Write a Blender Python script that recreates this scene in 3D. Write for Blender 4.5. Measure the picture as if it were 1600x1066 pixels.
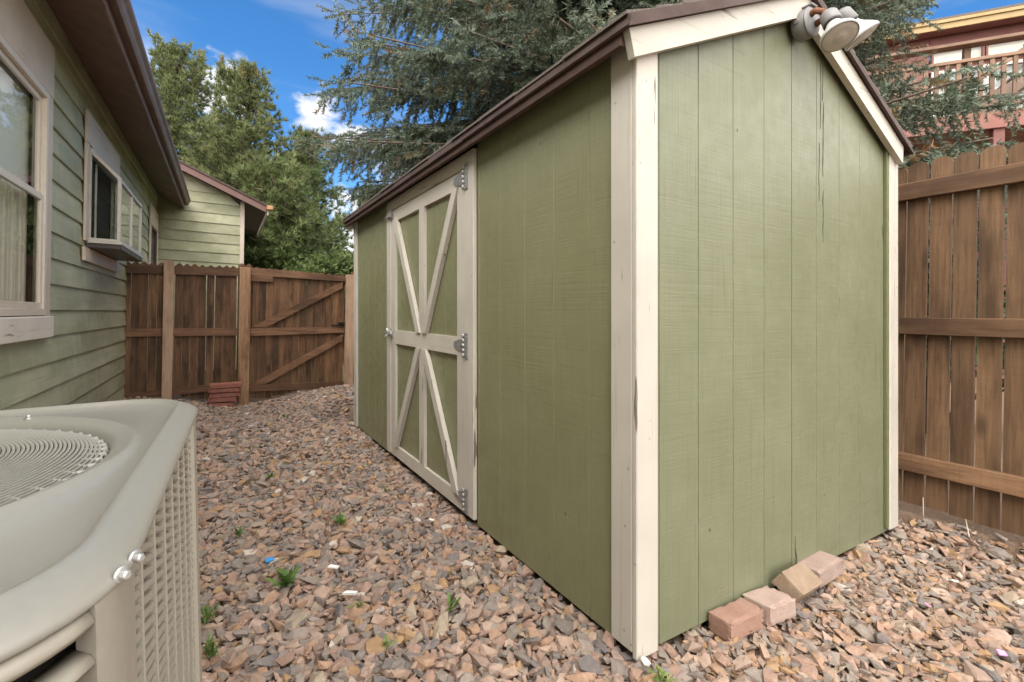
import bpy, bmesh, math, random
import numpy as np
from mathutils import Vector, Matrix, Euler

R = math.radians
random.seed(7)
rng = np.random.default_rng(11)
scene = bpy.context.scene
for o in list(bpy.data.objects):
    bpy.data.objects.remove(o)
COL = scene.collection

# ------------------------------------------------------------------ camera
TH, RHO, CAMH = R(31.6), R(1.0), 1.04
Fv = Vector((math.sin(TH), math.cos(TH), 0))
R0 = Vector((math.cos(TH), -math.sin(TH), 0)); U0 = Vector((0, 0, 1))
Rv = R0 * math.cos(RHO) + U0 * math.sin(RHO)
Uv = U0 * math.cos(RHO) - R0 * math.sin(RHO)
cam = bpy.data.cameras.new('camera'); camo = bpy.data.objects.new('camera', cam); COL.objects.link(camo)
M = Matrix((Rv, Uv, -Fv)).transposed().to_4x4(); M.translation = Vector((0, 0, CAMH))
camo.matrix_world = M
cam.sensor_width = 36; cam.lens = 748 / 1600 * 36; cam.shift_y = -39 / 1600
cam.clip_start = 0.02; cam.clip_end = 2000
scene.camera = camo

# ------------------------------------------------------------------ world and sun
SUN = Vector((-0.46, -0.40, 0.79)).normalized()
sun_el = math.asin(SUN.z); sun_az = math.atan2(SUN.x, SUN.y)
world = bpy.data.worlds.new('World'); scene.world = world; world.use_nodes = True
wn, wl = world.node_tree.nodes, world.node_tree.links
wn.clear()
def WN(t, **k):
    n = wn.new(t)
    for a, b in k.items(): setattr(n, a, b)
    return n
def wmath(op, a, b=None, c=None, clamp=False):
    n = WN('ShaderNodeMath', operation=op, use_clamp=clamp)
    for i, v in enumerate((a, b, c)):
        if v is None: continue
        if isinstance(v, (int, float)): n.inputs[i].default_value = v
        else: wl.new(v, n.inputs[i])
    return n.outputs[0]
sky = WN('ShaderNodeTexSky', sky_type='NISHITA', sun_disc=False)
sky.sun_elevation = sun_el; sky.sun_rotation = sun_az; sky.altitude = 1600
sky.air_density = 1.0; sky.dust_density = 0.3; sky.ozone_density = 2.0
SKY_STRENGTH = 0.10
tc = WN('ShaderNodeTexCoord')
def smooth(v, lo, hi):
    n = WN('ShaderNodeMapRange', interpolation_type='SMOOTHSTEP')
    wl.new(v, n.inputs['Value']); n.inputs['From Min'].default_value = lo; n.inputs['From Max'].default_value = hi
    return n.outputs[0]
# billow noise for cloud edges
nz = WN('ShaderNodeTexNoise'); nz.inputs['Scale'].default_value = 17; nz.inputs['Detail'].default_value = 8; nz.inputs['Roughness'].default_value = 0.6
mp = WN('ShaderNodeMapping'); mp.inputs['Scale'].default_value = (1, 1, 1.7); wl.new(tc.outputs['Generated'], mp.inputs[0]); wl.new(mp.outputs[0], nz.inputs['Vector'])
nz2 = WN('ShaderNodeTexNoise'); nz2.inputs['Scale'].default_value = 2.2; nz2.inputs['Detail'].default_value = 6; nz2.inputs['Roughness'].default_value = 0.55
wl.new(mp.outputs[0], nz2.inputs['Vector'])
def cloud_blob(d, r):
    n = WN('ShaderNodeVectorMath', operation='DISTANCE'); wl.new(tc.outputs['Generated'], n.inputs[0]); n.inputs[1].default_value = Vector(d).normalized()
    return smooth(n.outputs['Value'], r * 1.25, r * 0.05)
CLOUDS = [((0.187, 1.135, 0.437), 0.062), ((0.232, 1.12, 0.405), 0.035), ((0.268, 1.11, 0.398), 0.03), ((0.345, 1.08, 0.36), 0.075), ((0.40, 1.07, 0.30), 0.06),
          ((0.0, 1.2, 0.45), 0.09), ((0.05, 1.18, 0.28), 0.10), ((0.28, 1.1, 0.18), 0.12)]
tot = None
for d, r in CLOUDS:
    b = cloud_blob(d, r)
    tot = b if tot is None else wmath('MAXIMUM', tot, b)
puff = wmath('MULTIPLY', smooth(wmath('ADD', tot, wmath('MULTIPLY', wmath('SUBTRACT', nz.outputs[0], 0.52), 2.6)), 0.30, 0.95), smooth(tot, 0.0, 0.35))
# broad bright cloud cover over the rest of the sky (behind the camera and overhead), thinning to the clear gap over the gate
gap = WN('ShaderNodeVectorMath', operation='DOT_PRODUCT'); wl.new(tc.outputs['Generated'], gap.inputs[0]); gap.inputs[1].default_value = Vector((0.53, 0.76, 0.37)).normalized()
broad = smooth(wmath('ADD', wmath('MULTIPLY', wmath('SUBTRACT', nz2.outputs[0], 0.5), 0.9), wmath('MULTIPLY', gap.outputs['Value'], -1.0)), -0.82, -0.35)
wisp = WN('ShaderNodeTexNoise'); wisp.inputs['Scale'].default_value = 3.0; wisp.inputs['Detail'].default_value = 5
mp3 = WN('ShaderNodeMapping'); mp3.inputs['Scale'].default_value = (1.0, 1.0, 6.0); wl.new(tc.outputs['Generated'], mp3.inputs[0]); wl.new(mp3.outputs[0], wisp.inputs['Vector'])
wispf = wmath('MULTIPLY', smooth(wisp.outputs[0], 0.5, 0.8), 0.22)
cover = wmath('MAXIMUM', wmath('MAXIMUM', puff, broad), wispf, clamp=True)
hs = WN('ShaderNodeHueSaturation'); hs.inputs['Saturation'].default_value = 1.3; hs.inputs['Value'].default_value = 1.0
wl.new(sky.outputs[0], hs.inputs['Color'])
mx = WN('ShaderNodeMix', data_type='RGBA')
wl.new(cover, mx.inputs[0]); wl.new(hs.outputs[0], mx.inputs[6])
cm = WN('ShaderNodeMix', data_type='RGBA'); wl.new(broad, cm.inputs[0]); cm.inputs[6].default_value = (4.3, 4.35, 4.45, 1); 
sd = WN('ShaderNodeVectorMath', operation='DOT_PRODUCT'); wl.new(tc.outputs['Generated'], sd.inputs[0]); sd.inputs[1].default_value = SUN
sd2 = wmath('MAXIMUM', sd.outputs['Value'], 0.0); lum = wmath('ADD', wmath('MULTIPLY', wmath('MULTIPLY', sd2, sd2), 0.62), 0.66)   # overcast is brightest round the hidden sun
vs_ = WN('ShaderNodeVectorMath', operation='SCALE'); vs_.inputs[0].default_value = (18.6, 18.2, 17.6); wl.new(lum, vs_.inputs['Scale']); wl.new(vs_.outputs[0], cm.inputs[7])
wl.new(cm.outputs[2], mx.inputs[7])
bg = WN('ShaderNodeBackground'); bg.inputs['Strength'].default_value = SKY_STRENGTH
wl.new(mx.outputs[2], bg.inputs['Color'])
wo = WN('ShaderNodeOutputWorld'); wl.new(bg.outputs[0], wo.inputs['Surface'])

sl = bpy.data.lights.new('sun', 'SUN'); sl.energy = 0.65; sl.angle = R(26); sl.color = (1.0, 0.955, 0.89)
so = bpy.data.objects.new('sun', sl); COL.objects.link(so)
so.rotation_euler = (-SUN).to_track_quat('-Z', 'Y').to_euler(); so.location = (-4, -10, 14)
scene.view_settings.view_transform = 'Standard'; scene.view_settings.look = 'None'
scene.view_settings.exposure = 1.3; scene.view_settings.gamma = 1.0
scene.view_settings.use_curve_mapping = False
scene.cycles.max_bounces = 8; scene.cycles.transparent_max_bounces = 16; scene.cycles.use_denoising = True

# ------------------------------------------------------------------ material helpers
class NT:
    def __init__(s, name):
        s.m = bpy.data.materials.new(name); s.m.use_nodes = True
        s.n = s.m.node_tree.nodes; s.l = s.m.node_tree.links
        s.b = s.n['Principled BSDF']
    def new(s, t, **k):
        n = s.n.new(t)
        for a, b in k.items(): setattr(n, a, b)
        return n
    def put(s, sock, v):
        if hasattr(v, 'is_output') or isinstance(v, bpy.types.NodeSocket): s.l.new(v, sock)
        else:
            if isinstance(v, (tuple, list)) and len(v) == 3 and len(sock.default_value) == 4: v = tuple(v) + (1,)
            sock.default_value = v
    def obj(s, rnd=True):
        t = s.new('ShaderNodeTexCoord').outputs['Object']
        if not rnd: return t
        i = s.new('ShaderNodeObjectInfo')
        a = s.new('ShaderNodeVectorMath', operation='MULTIPLY_ADD')
        c = s.new('ShaderNodeCombineXYZ')
        for k in range(3): s.l.new(i.outputs['Random'], c.inputs[k])
        s.l.new(c.outputs[0], a.inputs[0]); a.inputs[1].default_value = (37, 53, 71); s.l.new(t, a.inputs[2])
        return a.outputs[0]
    def map(s, v, scale=(1, 1, 1), rot=(0, 0, 0), loc=(0, 0, 0)):
        n = s.new('ShaderNodeMapping'); s.put(n.inputs[0], v)
        n.inputs['Scale'].default_value = scale; n.inputs['Rotation'].default_value = rot; n.inputs['Location'].default_value = loc
        return n.outputs[0]
    def noise(s, v, scale, detail=4, rough=0.55, dist=0.0):
        n = s.new('ShaderNodeTexNoise'); s.put(n.inputs['Vector'], v)
        n.inputs['Scale'].default_value = scale; n.inputs['Detail'].default_value = detail
        n.inputs['Roughness'].default_value = rough; n.inputs['Distortion'].default_value = dist
        return n.outputs[0]
    def voro(s, v, scale, feature='F1'):
        n = s.new('ShaderNodeTexVoronoi', feature=feature); s.put(n.inputs['Vector'], v); n.inputs['Scale'].default_value = scale
        return n.outputs
    def ramp(s, v, stops, interp='LINEAR'):
        n = s.new('ShaderNodeValToRGB'); s.put(n.inputs[0], v); cr = n.color_ramp; cr.interpolation = interp
        while len(cr.elements) < len(stops): cr.elements.new(0.5)
        for e, (p, c) in zip(cr.elements, stops):
            e.position = p; e.color = (c, c, c, 1) if isinstance(c, (int, float)) else tuple(c) + (1,)
        return n.outputs[0]
    def mix(s, f, a, b, mode='MIX'):
        n = s.new('ShaderNodeMix', data_type='RGBA', blend_type=mode)
        s.put(n.inputs[0], f); s.put(n.inputs[6], a); s.put(n.inputs[7], b)
        return n.outputs[2]
    def math(s, op, a, b=0.0, clamp=False):
        n = s.new('ShaderNodeMath', operation=op, use_clamp=clamp); s.put(n.inputs[0], a); s.put(n.inputs[1], b)
        return n.outputs[0]
    def rand(s): return s.new('ShaderNodeObjectInfo').outputs['Random']
    def attr(s, name): return s.new('ShaderNodeAttribute', attribute_name=name).outputs['Fac']
    def bump(s, h, strength=0.3, dist=0.01, normal=None):
        n = s.new('ShaderNodeBump'); s.put(n.inputs['Height'], h); n.inputs['Strength'].default_value = strength; n.inputs['Distance'].default_value = dist
        if normal: s.l.new(normal, n.inputs['Normal'])
        return n.outputs[0]
    def out(s, color=None, rough=None, normal=None, metal=None, spec=None):
        if color is not None: s.put(s.b.inputs['Base Color'], color)
        if rough is not None: s.put(s.b.inputs['Roughness'], rough)
        if normal is not None: s.put(s.b.inputs['Normal'], normal)
        if metal is not None: s.put(s.b.inputs['Metallic'], metal)
        if spec is not None: s.put(s.b.inputs['Specular IOR Level'], spec)
        return s.m

def mat_rough_siding(name, c, c2, spec=0.5, rough=0.42):
    # rough sawn plywood under paint: saw marks across, fine grain along, small dents
    t = NT(name); v = t.obj(False)
    sep = t.new('ShaderNodeSeparateXYZ'); t.put(sep.inputs[0], v)
    h = t.math('ADD', sep.outputs[0], sep.outputs[1])
    cmb = t.new('ShaderNodeCombineXYZ'); t.put(cmb.inputs[0], h); t.put(cmb.inputs[1], sep.outputs[2])
    u = cmb.outputs[0]
    saw = t.noise(t.map(u, (2.2, 120, 1), (0, 0, R(0.8))), 1.0, 5, 0.7)
    saw2 = t.noise(t.map(u, (1.6, 40, 1), (0, 0, R(-1.2))), 1.0, 4, 0.7)
    grain = t.noise(t.map(u, (190, 3.0, 1)), 1.0, 4, 0.65)
    patch = t.noise(u, 2.6, 4, 0.6)
    patch2 = t.noise(t.map(u, (3.0, 1.0, 1)), 3.0, 3)
    hsum = t.math('ADD', t.math('MULTIPLY', t.ramp(saw, [(0.33, 0.0), (0.56, 1.0)]), t.math('MULTIPLY', patch2, 1.5)), t.math('MULTIPLY', t.ramp(grain, [(0.32, 0.0), (0.6, 1.0)]), t.math('MULTIPLY', patch, 1.3)))
    hsum = t.math('ADD', hsum, t.math('MULTIPLY', t.ramp(saw2, [(0.36, 0), (0.46, 1)]), 0.5))
    deep = t.ramp(t.noise(t.map(u, (70, 1.1, 1)), 1.0, 3, 0.6), [(0.29, 1.0), (0.335, 0.0)])
    lineh = t.ramp(t.noise(t.map(u, (0.9, 34, 1), (0, 0, R(0.6))), 1.0, 2, 0.5), [(0.29, 1.0), (0.34, 0.0)])
    col = t.mix(t.ramp(patch, [(0.3, 0.0), (0.7, 1.0)]), c, c2)
    col = t.mix(t.math('MULTIPLY', t.math('SUBTRACT', 1.0, t.ramp(saw, [(0.3, 0), (0.5, 1)])), 0.09), col, tuple(x * 0.55 for x in c))
    col = t.mix(t.math('MULTIPLY', t.math('SUBTRACT', 1.0, t.ramp(grain, [(0.3, 0), (0.50, 1)])), 0.36), col, tuple(x * 0.6 for x in c))
    col = t.mix(t.math('MULTIPLY', deep, 0.5), col, tuple(x * 0.25 for x in c))
    col = t.mix(t.math('MULTIPLY', lineh, 0.15), col, tuple(x * 0.4 for x in c))
    dots = t.ramp(t.voro(t.map(u, (4.92, 3.6, 1)), 1.0)['Distance'], [(0.026, 1.0), (0.034, 0.0)])
    col = t.mix(t.math('MULTIPLY', dots, 0.75), col, tuple(x * 0.2 for x in c))
    rg = t.ramp(t.noise(u, 16, 3), [(0.3, rough - 0.08), (0.7, rough + 0.14)])
    return t.out(col, rg, t.bump(hsum, 0.22, 0.0024), spec=spec)

def mat_paint_wood(name, c, dirt=(0.12, 0.09, 0.06), wear=0.5, rough=0.55, axis=2):
    t = NT(name); v = t.obj()
    sc = [60, 60, 60]; sc[axis] = 1.6
    g = t.noise(t.map(v, sc), 1.0, 4, 0.6)
    sc2 = [26, 26, 26]; sc2[axis] = 2.2
    cr = t.noise(t.map(v, sc2), 1.0, 3, 0.6)
    p = t.noise(v, 4.0, 4)
    spots = t.voro(v, 17)['Distance']
    sp = t.ramp(spots, [(0.065, 1.0), (0.10, 0.0)])
    col = t.mix(t.ramp(p, [(0.3, 0), (0.75, 1)]), c, tuple(x * 0.86 for x in c))
    col = t.mix(t.math('MULTIPLY', t.ramp(g, [(0.3, 1), (0.42, 0)]), 0.22 * wear), col, dirt)
    col = t.mix(t.math('MULTIPLY', t.ramp(cr, [(0.31, 1), (0.345, 0)]), 0.9 * wear), col, dirt)
    col = t.mix(t.math('MULTIPLY', sp, 0.45 * wear), col, dirt)
    h = t.math('SUBTRACT', t.math('MULTIPLY', g, 0.6), t.math('MULTIPLY', t.ramp(cr, [(0.25, 1), (0.31, 0)]), 1.2))
    return t.out(col, rough, t.bump(h, 0.4, 0.003))

def mat_cedar(name, c_dark, c_mid, c_light, axis=2, knots=0.6, rough=0.7, scale=1.0):
    t = NT(name); v = t.obj(); rn = t.rand()
    sc = [20 * scale] * 3; sc[axis] = 1.1 * scale
    ssw = [1.5] * 3; ssw[axis] = 90; saw = t.noise(t.map(v, ssw), 1.0, 3, 0.6)
    wv = t.new('ShaderNodeTexWave', wave_type='BANDS', bands_direction='X' if axis != 0 else 'Y')
    sw = [11 * scale] * 3; sw[axis] = 0.8 * scale
    t.put(wv.inputs['Vector'], t.map(v, sw)); wv.inputs['Scale'].default_value = 1.2; wv.inputs['Distortion'].default_value = 6; wv.inputs['Detail'].default_value = 3; wv.inputs['Detail Scale'].default_value = 0.7
    g = t.noise(t.map(v, sc), 1.0, 6, 0.65, 0.6)
    fine = t.noise(t.map(v, [x * 5 for x in sc]), 1.0, 3, 0.6)
    blot = t.noise(t.map(v, [(5 if k != axis else 1.6) for k in range(3)]), 1.0, 4, 0.6)
    kv = t.voro(t.map(v, [(6 if k != axis else 2.1) for k in range(3)]), 1.0)
    kn = t.ramp(kv['Distance'], [(0.07, 1.0), (0.17, 0.0)])
    kmask = t.ramp(t.new('ShaderNodeSeparateColor').outputs[0], [(0, 0), (1, 1)])
    f = t.math('ADD', t.math('MULTIPLY', g, 0.50), t.math('MULTIPLY', wv.outputs['Fac'], 0.04))
    f = t.math('ADD', f, t.math('MULTIPLY', blot, 0.42))
    col = t.ramp(f, [(0.36, c_dark), (0.52, c_mid), (0.72, c_light)])
    col = t.mix(t.math('MULTIPLY', t.ramp(fine, [(0.36, 1), (0.5, 0)]), 0.38), col, tuple(x * 0.6 for x in c_dark))
    tint = t.ramp(rn, [(0.0, 0.74), (0.5, 0.97), (1.0, 1.20)])
    col = t.mix(1.0, col, tint, 'MULTIPLY')
    col = t.mix(t.math('MULTIPLY', t.ramp(blot, [(0.30, 1), (0.50, 0)]), 0.6), col, tuple(x * 0.5 for x in c_dark))
    col = t.mix(t.math('MULTIPLY', kn, knots), col, tuple(x * 0.35 for x in c_dark))
    col = t.mix(t.math('MULTIPLY', t.ramp(saw, [(0.35, 1), (0.5, 0)]), 0.16), col, c_dark)
    h = t.math('ADD', t.math('ADD', t.math('MULTIPLY', fine, 0.5), g), t.math('MULTIPLY', saw, 0.6))
    return t.out(col, rough, t.bump(h, 0.35, 0.003), spec=0.3)

def mat_plain(name, c, rough=0.5, metal=0.0, var=0.15, scale=30, spec=0.5, bump=0.0):
    t = NT(name); v = t.obj()
    n = t.noise(v, scale, 4)
    col = t.mix(t.ramp(n, [(0.3, 0), (0.7, 1)]), tuple(x * (1 - var) for x in c), tuple(min(1, x * (1 + var)) for x in c))
    r = t.ramp(t.noise(v, scale * 0.4, 3), [(0.3, max(0.03, rough - 0.07)), (0.7, min(1, rough + 0.08))])
    nm = t.bump(n, bump, 0.003) if bump else None
    return t.out(col, r, nm, metal, spec)

def mat_brick(name, c, c2):
    t = NT(name); v = t.obj()
    n = t.noise(v, 17, 6, 0.68); f = t.noise(v, 170, 3, 0.7); tint = t.ramp(t.rand(), [(0, 0.85), (1, 1.1)])
    col = t.mix(t.ramp(n, [(0.35, 0), (0.68, 1)]), c, c2)
    col = t.mix(t.math('MULTIPLY', t.ramp(f, [(0.33, 1), (0.42, 0)]), 0.35), col, (0.1, 0.06, 0.05))
    col = t.mix(1.0, col, tint, 'MULTIPLY')
    return t.out(col, 0.85, t.bump(t.math('ADD', f, t.math('MULTIPLY', n, 0.7)), 0.5, 0.003), spec=0.25)

def mat_house_siding():
    t = NT('faded_green_siding'); v = t.obj()
    sep = t.new('ShaderNodeSeparateXYZ'); t.put(sep.inputs[0], v)
    g = t.noise(t.map(v, (60, 1.4, 60)), 1.0, 5, 0.65, 0.5)
    f = t.noise(t.map(v, (200, 4, 200)), 1.0, 3, 0.6)
    p = t.noise(t.map(v, (3, 1.3, 4)), 1.0, 6, 0.62)
    vs = t.noise(t.map(v, (1, 9, 1.2)), 1.0, 3)
    col = t.mix(t.ramp(p, [(0.36, 0), (0.66, 1)]), (0.285, 0.288, 0.170), (0.45, 0.44, 0.30))
    col = t.mix(t.math('MULTIPLY', t.ramp(g, [(0.3, 1), (0.46, 0)]), 0.4), col, (0.165, 0.165, 0.092))
    col = t.mix(t.math('MULTIPLY', t.ramp(vs, [(0.5, 0), (0.72, 1)]), 0.35), col, (0.46, 0.46, 0.34))
    tint = t.ramp(t.rand(), [(0, 0.85), (1, 1.12)])
    col = t.mix(1.0, col, tint, 'MULTIPLY')
    return t.out(col, t.ramp(p, [(0.3, 0.5), (0.7, 0.72)]), t.bump(t.math('ADD', g, t.math('MULTIPLY', f, 0.4)), 0.5, 0.004), spec=0.4)

def mat_glass(name, ior=1.6, tint=(0.93, 0.95, 0.94)):
    t = NT(name); t.n.remove(t.b)
    fr = t.new('ShaderNodeFresnel'); fr.inputs['IOR'].default_value = ior
    tr = t.new('ShaderNodeBsdfTransparent'); tr.inputs['Color'].default_value = tint + (1,)
    gl = t.new('ShaderNodeBsdfGlossy'); gl.inputs['Roughness'].default_value = 0.0
    ge = t.new('ShaderNodeNewGeometry'); ff = t.math('MULTIPLY', fr.outputs[0], t.math('SUBTRACT', 1.0, ge.outputs['Backfacing']))
    mxs = t.new('ShaderNodeMixShader'); t.l.new(ff, mxs.inputs[0]); t.l.new(tr.outputs[0], mxs.inputs[1]); t.l.new(gl.outputs[0], mxs.inputs[2])
    t.l.new(mxs.outputs[0], t.n['Material Output'].inputs['Surface'])
    return t.m

def mat_leaf(name, stops, rough=0.6, trans=0.25):
    t = NT(name)
    col = t.ramp(t.attr('rnd'), stops)
    t.out(col, rough, spec=0.25)
    tl = t.new('ShaderNodeBsdfTranslucent'); t.put(tl.inputs['Color'], col)
    mxs = t.new('ShaderNodeMixShader'); mxs.inputs[0].default_value = trans
    t.l.new(t.b.outputs[0], mxs.inputs[1]); t.l.new(tl.outputs[0], mxs.inputs[2]); t.l.new(mxs.outputs[0], t.n['Material Output'].inputs['Surface'])
    return t.m

def mat_gravel():
    t = NT('crushed_rock'); rn = t.attr('rnd'); v = t.new('ShaderNodeTexCoord').outputs['Object']
    pal = [(0.0, (0.32, 0.215, 0.155)), (0.12, (0.205, 0.18, 0.15)), (0.24, (0.37, 0.27, 0.195)), (0.35, (0.265, 0.225, 0.185)), (0.46, (0.35, 0.23, 0.145)), (0.55, (0.16, 0.148, 0.135)),
           (0.63, (0.38, 0.285, 0.215)), (0.72, (0.275, 0.20, 0.15)), (0.81, (0.235, 0.205, 0.165)), (0.89, (0.36, 0.235, 0.12)), (0.94, (0.33, 0.275, 0.195)), (0.988, (0.52, 0.47, 0.39))]
    pal = [(a_, (b_[0] * 1.09, b_[1] * 1.035, b_[2] * 1.07)) for a_, b_ in pal]
    col = t.ramp(rn, pal, 'CONSTANT')
    n = t.noise(v, 55, 5, 0.65); n2 = t.noise(v, 220, 3, 0.6)
    col = t.mix(t.ramp(n, [(0.3, 0.42), (0.6, 0.0)]), col, (0.17, 0.125, 0.10))
    col = t.mix(t.ramp(n, [(0.55, 0.0), (0.8, 0.3)]), col, (0.52, 0.43, 0.35))
    return t.out(col, 0.82, t.bump(t.math('ADD', n, t.math('MULTIPLY', n2, 0.5)), 0.6, 0.004), spec=0.3)

def mat_ground():
    t = NT('bare_dirt'); v = t.new('ShaderNodeTexCoord').outputs['Object']
    n = t.noise(v, 3, 6, 0.6); f = t.noise(v, 60, 5, 0.7); b = t.noise(v, 0.25, 3)
    col = t.mix(n, (0.15, 0.10, 0.07), (0.26, 0.175, 0.12))
    col = t.mix(t.ramp(f, [(0.3, 0.6), (0.6, 0)]), col, (0.09, 0.065, 0.05))
    col = t.mix(t.ramp(f, [(0.58, 0), (0.7, 0.6)]), col, (0.36, 0.27, 0.20))
    sep = t.new('ShaderNodeSeparateXYZ'); t.put(sep.inputs[0], v)
    far = t.ramp(t.math('MULTIPLY', sep.outputs[1], 0.05), [(0.40, 0), (0.43, 1)])
    col = t.mix(far, col, t.mix(n, (0.07, 0.10, 0.035), (0.12, 0.14, 0.06)))
    return t.out(col, 0.95, t.bump(t.math('ADD', f, n), 0.8, 0.012), spec=0.15)

GREEN = (0.196, 0.196, 0.100); GREEN2 = (0.226, 0.226, 0.124)  # side paint lifted in colour to make up for its weaker light
m_siding = mat_rough_siding('green_siding_lifted_for_side', GREEN, GREEN2)
m_siding_gable = mat_rough_siding('green_siding_dimmed_for_gable', (0.166, 0.174, 0.102), (0.198, 0.206, 0.128))  # same paint, darkened in colour to even out the brighter gable light
m_cream_v = mat_paint_wood('cream_trim_paint_vertical', (0.55, 0.505, 0.435), axis=2, wear=0.95)
m_cream_y = mat_paint_wood('cream_trim_paint_side', (0.58, 0.525, 0.445), axis=1, wear=0.55)
m_cream_x = mat_paint_wood('cream_trim_paint_front', (0.53, 0.49, 0.42), axis=0, wear=1.0)
m_green_edge = mat_plain('green_painted_edge', (0.13, 0.135, 0.062), 0.5, var=0.1)
m_brown_metal = mat_plain('brown_drip_edge', (0.075, 0.046, 0.039), 0.6, var=0.25, scale=14, spec=0.25)
m_brown_paint = mat_plain('brown_eave_paint', (0.20, 0.128, 0.108), 0.6, var=0.2, scale=8)
m_gutter = mat_plain('brown_gutter', (0.19, 0.125, 0.105), 0.6, var=0.12, scale=6, spec=0.3)
m_redbrown = mat_plain('red_brown_board', (0.065, 0.032, 0.022), 0.7, var=0.25, scale=20)
m_shingle = mat_plain('grey_brown_shingle', (0.13, 0.105, 0.09), 0.95, var=0.45, scale=220, bump=0.6)
m_crack = mat_plain('bare_crack_in_paint', (0.055, 0.045, 0.032), 0.9)
m_grey_reflection = mat_plain('grey_sky_reflection', (0.42, 0.42, 0.42), 0.7, var=0.05)
m_dark = mat_plain('dark_interior', (0.02, 0.019, 0.018), 0.9)
m_galv = mat_plain('galvanised_metal', (0.36, 0.35, 0.34), 0.45, 0.6, var=0.2, scale=40)
m_steel = mat_plain('bright_steel', (0.60, 0.60, 0.58), 0.42, 0.7, var=0.1)
m_rust = mat_plain('rusty_metal', (0.20, 0.085, 0.045), 0.8, 0.2, var=0.4, scale=60)
m_grey_paint = mat_plain('grey_metal_paint', (0.20, 0.19, 0.185), 0.5, 0.1, var=0.12)
m_lamp_glass = mat_plain('frosted_lamp_face', (0.46, 0.43, 0.375), 0.12, 0.0, var=0.06, spec=0.8)
m_lamp_white = mat_plain('pale_lamp_bulb', (0.50, 0.49, 0.46), 0.3, var=0.05)
m_hsiding = mat_house_siding()
m_htrim_v = mat_paint_wood('tan_house_trim', (0.60, 0.50, 0.405), axis=2, wear=0.35)
m_htrim_y = mat_paint_wood('tan_house_trim_level', (0.60, 0.50, 0.405), axis=1, wear=0.35)
m_sill = mat_paint_wood('pale_weathered_sill', (0.74, 0.66, 0.57), axis=1, wear=0.9)
m_vinyl = mat_plain('almond_vinyl', (0.64, 0.56, 0.47), 0.35, var=0.05)
m_alu = mat_plain('pale_aluminium_frame', (0.55, 0.50, 0.45), 0.4, 0.2, var=0.06)
m_bronze = mat_plain('dark_bronze_frame', (0.06, 0.045, 0.038), 0.4, 0.2, var=0.1)
m_glass = mat_glass('window_glass', 1.75)
m_glass2 = mat_glass('garden_window_glass', 1.5)
m_blind = mat_plain('cream_blind', (0.74, 0.65, 0.55), 0.8, var=0.05)
m_white_reflection = mat_plain('white_sky_reflection', (0.90, 0.90, 0.89), 0.7, var=0.03)
CD, CM, CL = (0.062, 0.034, 0.019), (0.165, 0.086, 0.043), (0.35, 0.185, 0.085)
m_cedar_v = mat_cedar('stained_picket', CD, CM, CL, 2)
m_cedar_x = mat_cedar('stained_rail_cross', (0.10, 0.052, 0.029), (0.195, 0.101, 0.055), (0.30, 0.165, 0.088), 0)
m_cedar_y = mat_cedar('stained_rail_long', (0.11, 0.058, 0.032), (0.21, 0.117, 0.062), (0.29, 0.17, 0.092), 1)
m_cedar_v2 = mat_cedar('weathered_picket', (0.095, 0.053, 0.028), (0.18, 0.103, 0.054), (0.25, 0.15, 0.080), 2)
m_post = mat_cedar('pale_pine_post', (0.34, 0.215, 0.14), (0.44, 0.295, 0.20), (0.52, 0.37, 0.26), 2, knots=0.5)
m_post2 = mat_cedar('ring_grained_post', (0.24, 0.115, 0.058), (0.37, 0.22, 0.125), (0.47, 0.31, 0.19), 2, knots=0.3, scale=1.6)
m_black = mat_plain('black_iron', (0.018, 0.017, 0.016), 0.5, 0.3)
m_brick = mat_brick('clay_brick', (0.265, 0.15, 0.11), (0.33, 0.205, 0.155))
m_brick_pale = mat_brick('pale_dusty_brick', (0.33, 0.235, 0.195), (0.41, 0.305, 0.255))
m_brick_tan = mat_brick('tan_brick', (0.30, 0.205, 0.145), (0.37, 0.275, 0.195))
m_brick_red = mat_brick('red_brick', (0.27, 0.10, 0.075), (0.34, 0.15, 0.11))
m_ac = mat_plain('taupe_enamel', (0.285, 0.27, 0.232), 0.27, 0.0, var=0.03, scale=120, spec=0.5)
for l_ in list(m_ac.node_tree.links):
    if l_.to_socket.name == 'Roughness': m_ac.node_tree.links.remove(l_)
m_ac.node_tree.nodes['Principled BSDF'].inputs['Roughness'].default_value = 0.30
m_ac_side = mat_plain('taupe_enamel_side', (0.33, 0.298, 0.243), 0.4, 0.0, var=0.04, scale=60)
m_ac_wire = mat_plain('taupe_wire', (0.37, 0.352, 0.31), 0.4, var=0.03)
m_conc = mat_plain('grey_concrete', (0.35, 0.33, 0.30), 0.9, var=0.15, bump=0.4)
m_bark = mat_plain('grey_brown_bark', (0.11, 0.08, 0.06), 0.95, var=0.4, scale=25, bump=0.8)
m_twig = mat_plain('dry_tan_twig', (0.24, 0.165, 0.10), 0.9, var=0.3)
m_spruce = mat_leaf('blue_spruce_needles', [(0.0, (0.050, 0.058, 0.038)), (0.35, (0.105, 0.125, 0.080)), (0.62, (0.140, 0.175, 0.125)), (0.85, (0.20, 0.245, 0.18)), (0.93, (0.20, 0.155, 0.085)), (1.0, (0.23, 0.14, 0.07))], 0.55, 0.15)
m_pine = mat_leaf('pine_needles', [(0.0, (0.05, 0.075, 0.028)), (0.45, (0.105, 0.14, 0.05)), (0.8, (0.18, 0.21, 0.085)), (0.93, (0.22, 0.22, 0.10)), (1.0, (0.15, 0.09, 0.045))], 0.6, 0.25)
m_juniper = mat_leaf('juniper_foliage', [(0.0, (0.07, 0.09, 0.036)), (0.5, (0.15, 0.175, 0.072)), (0.9, (0.22, 0.235, 0.10)), (1.0, (0.17, 0.11, 0.05))], 0.6, 0.25)
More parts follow.
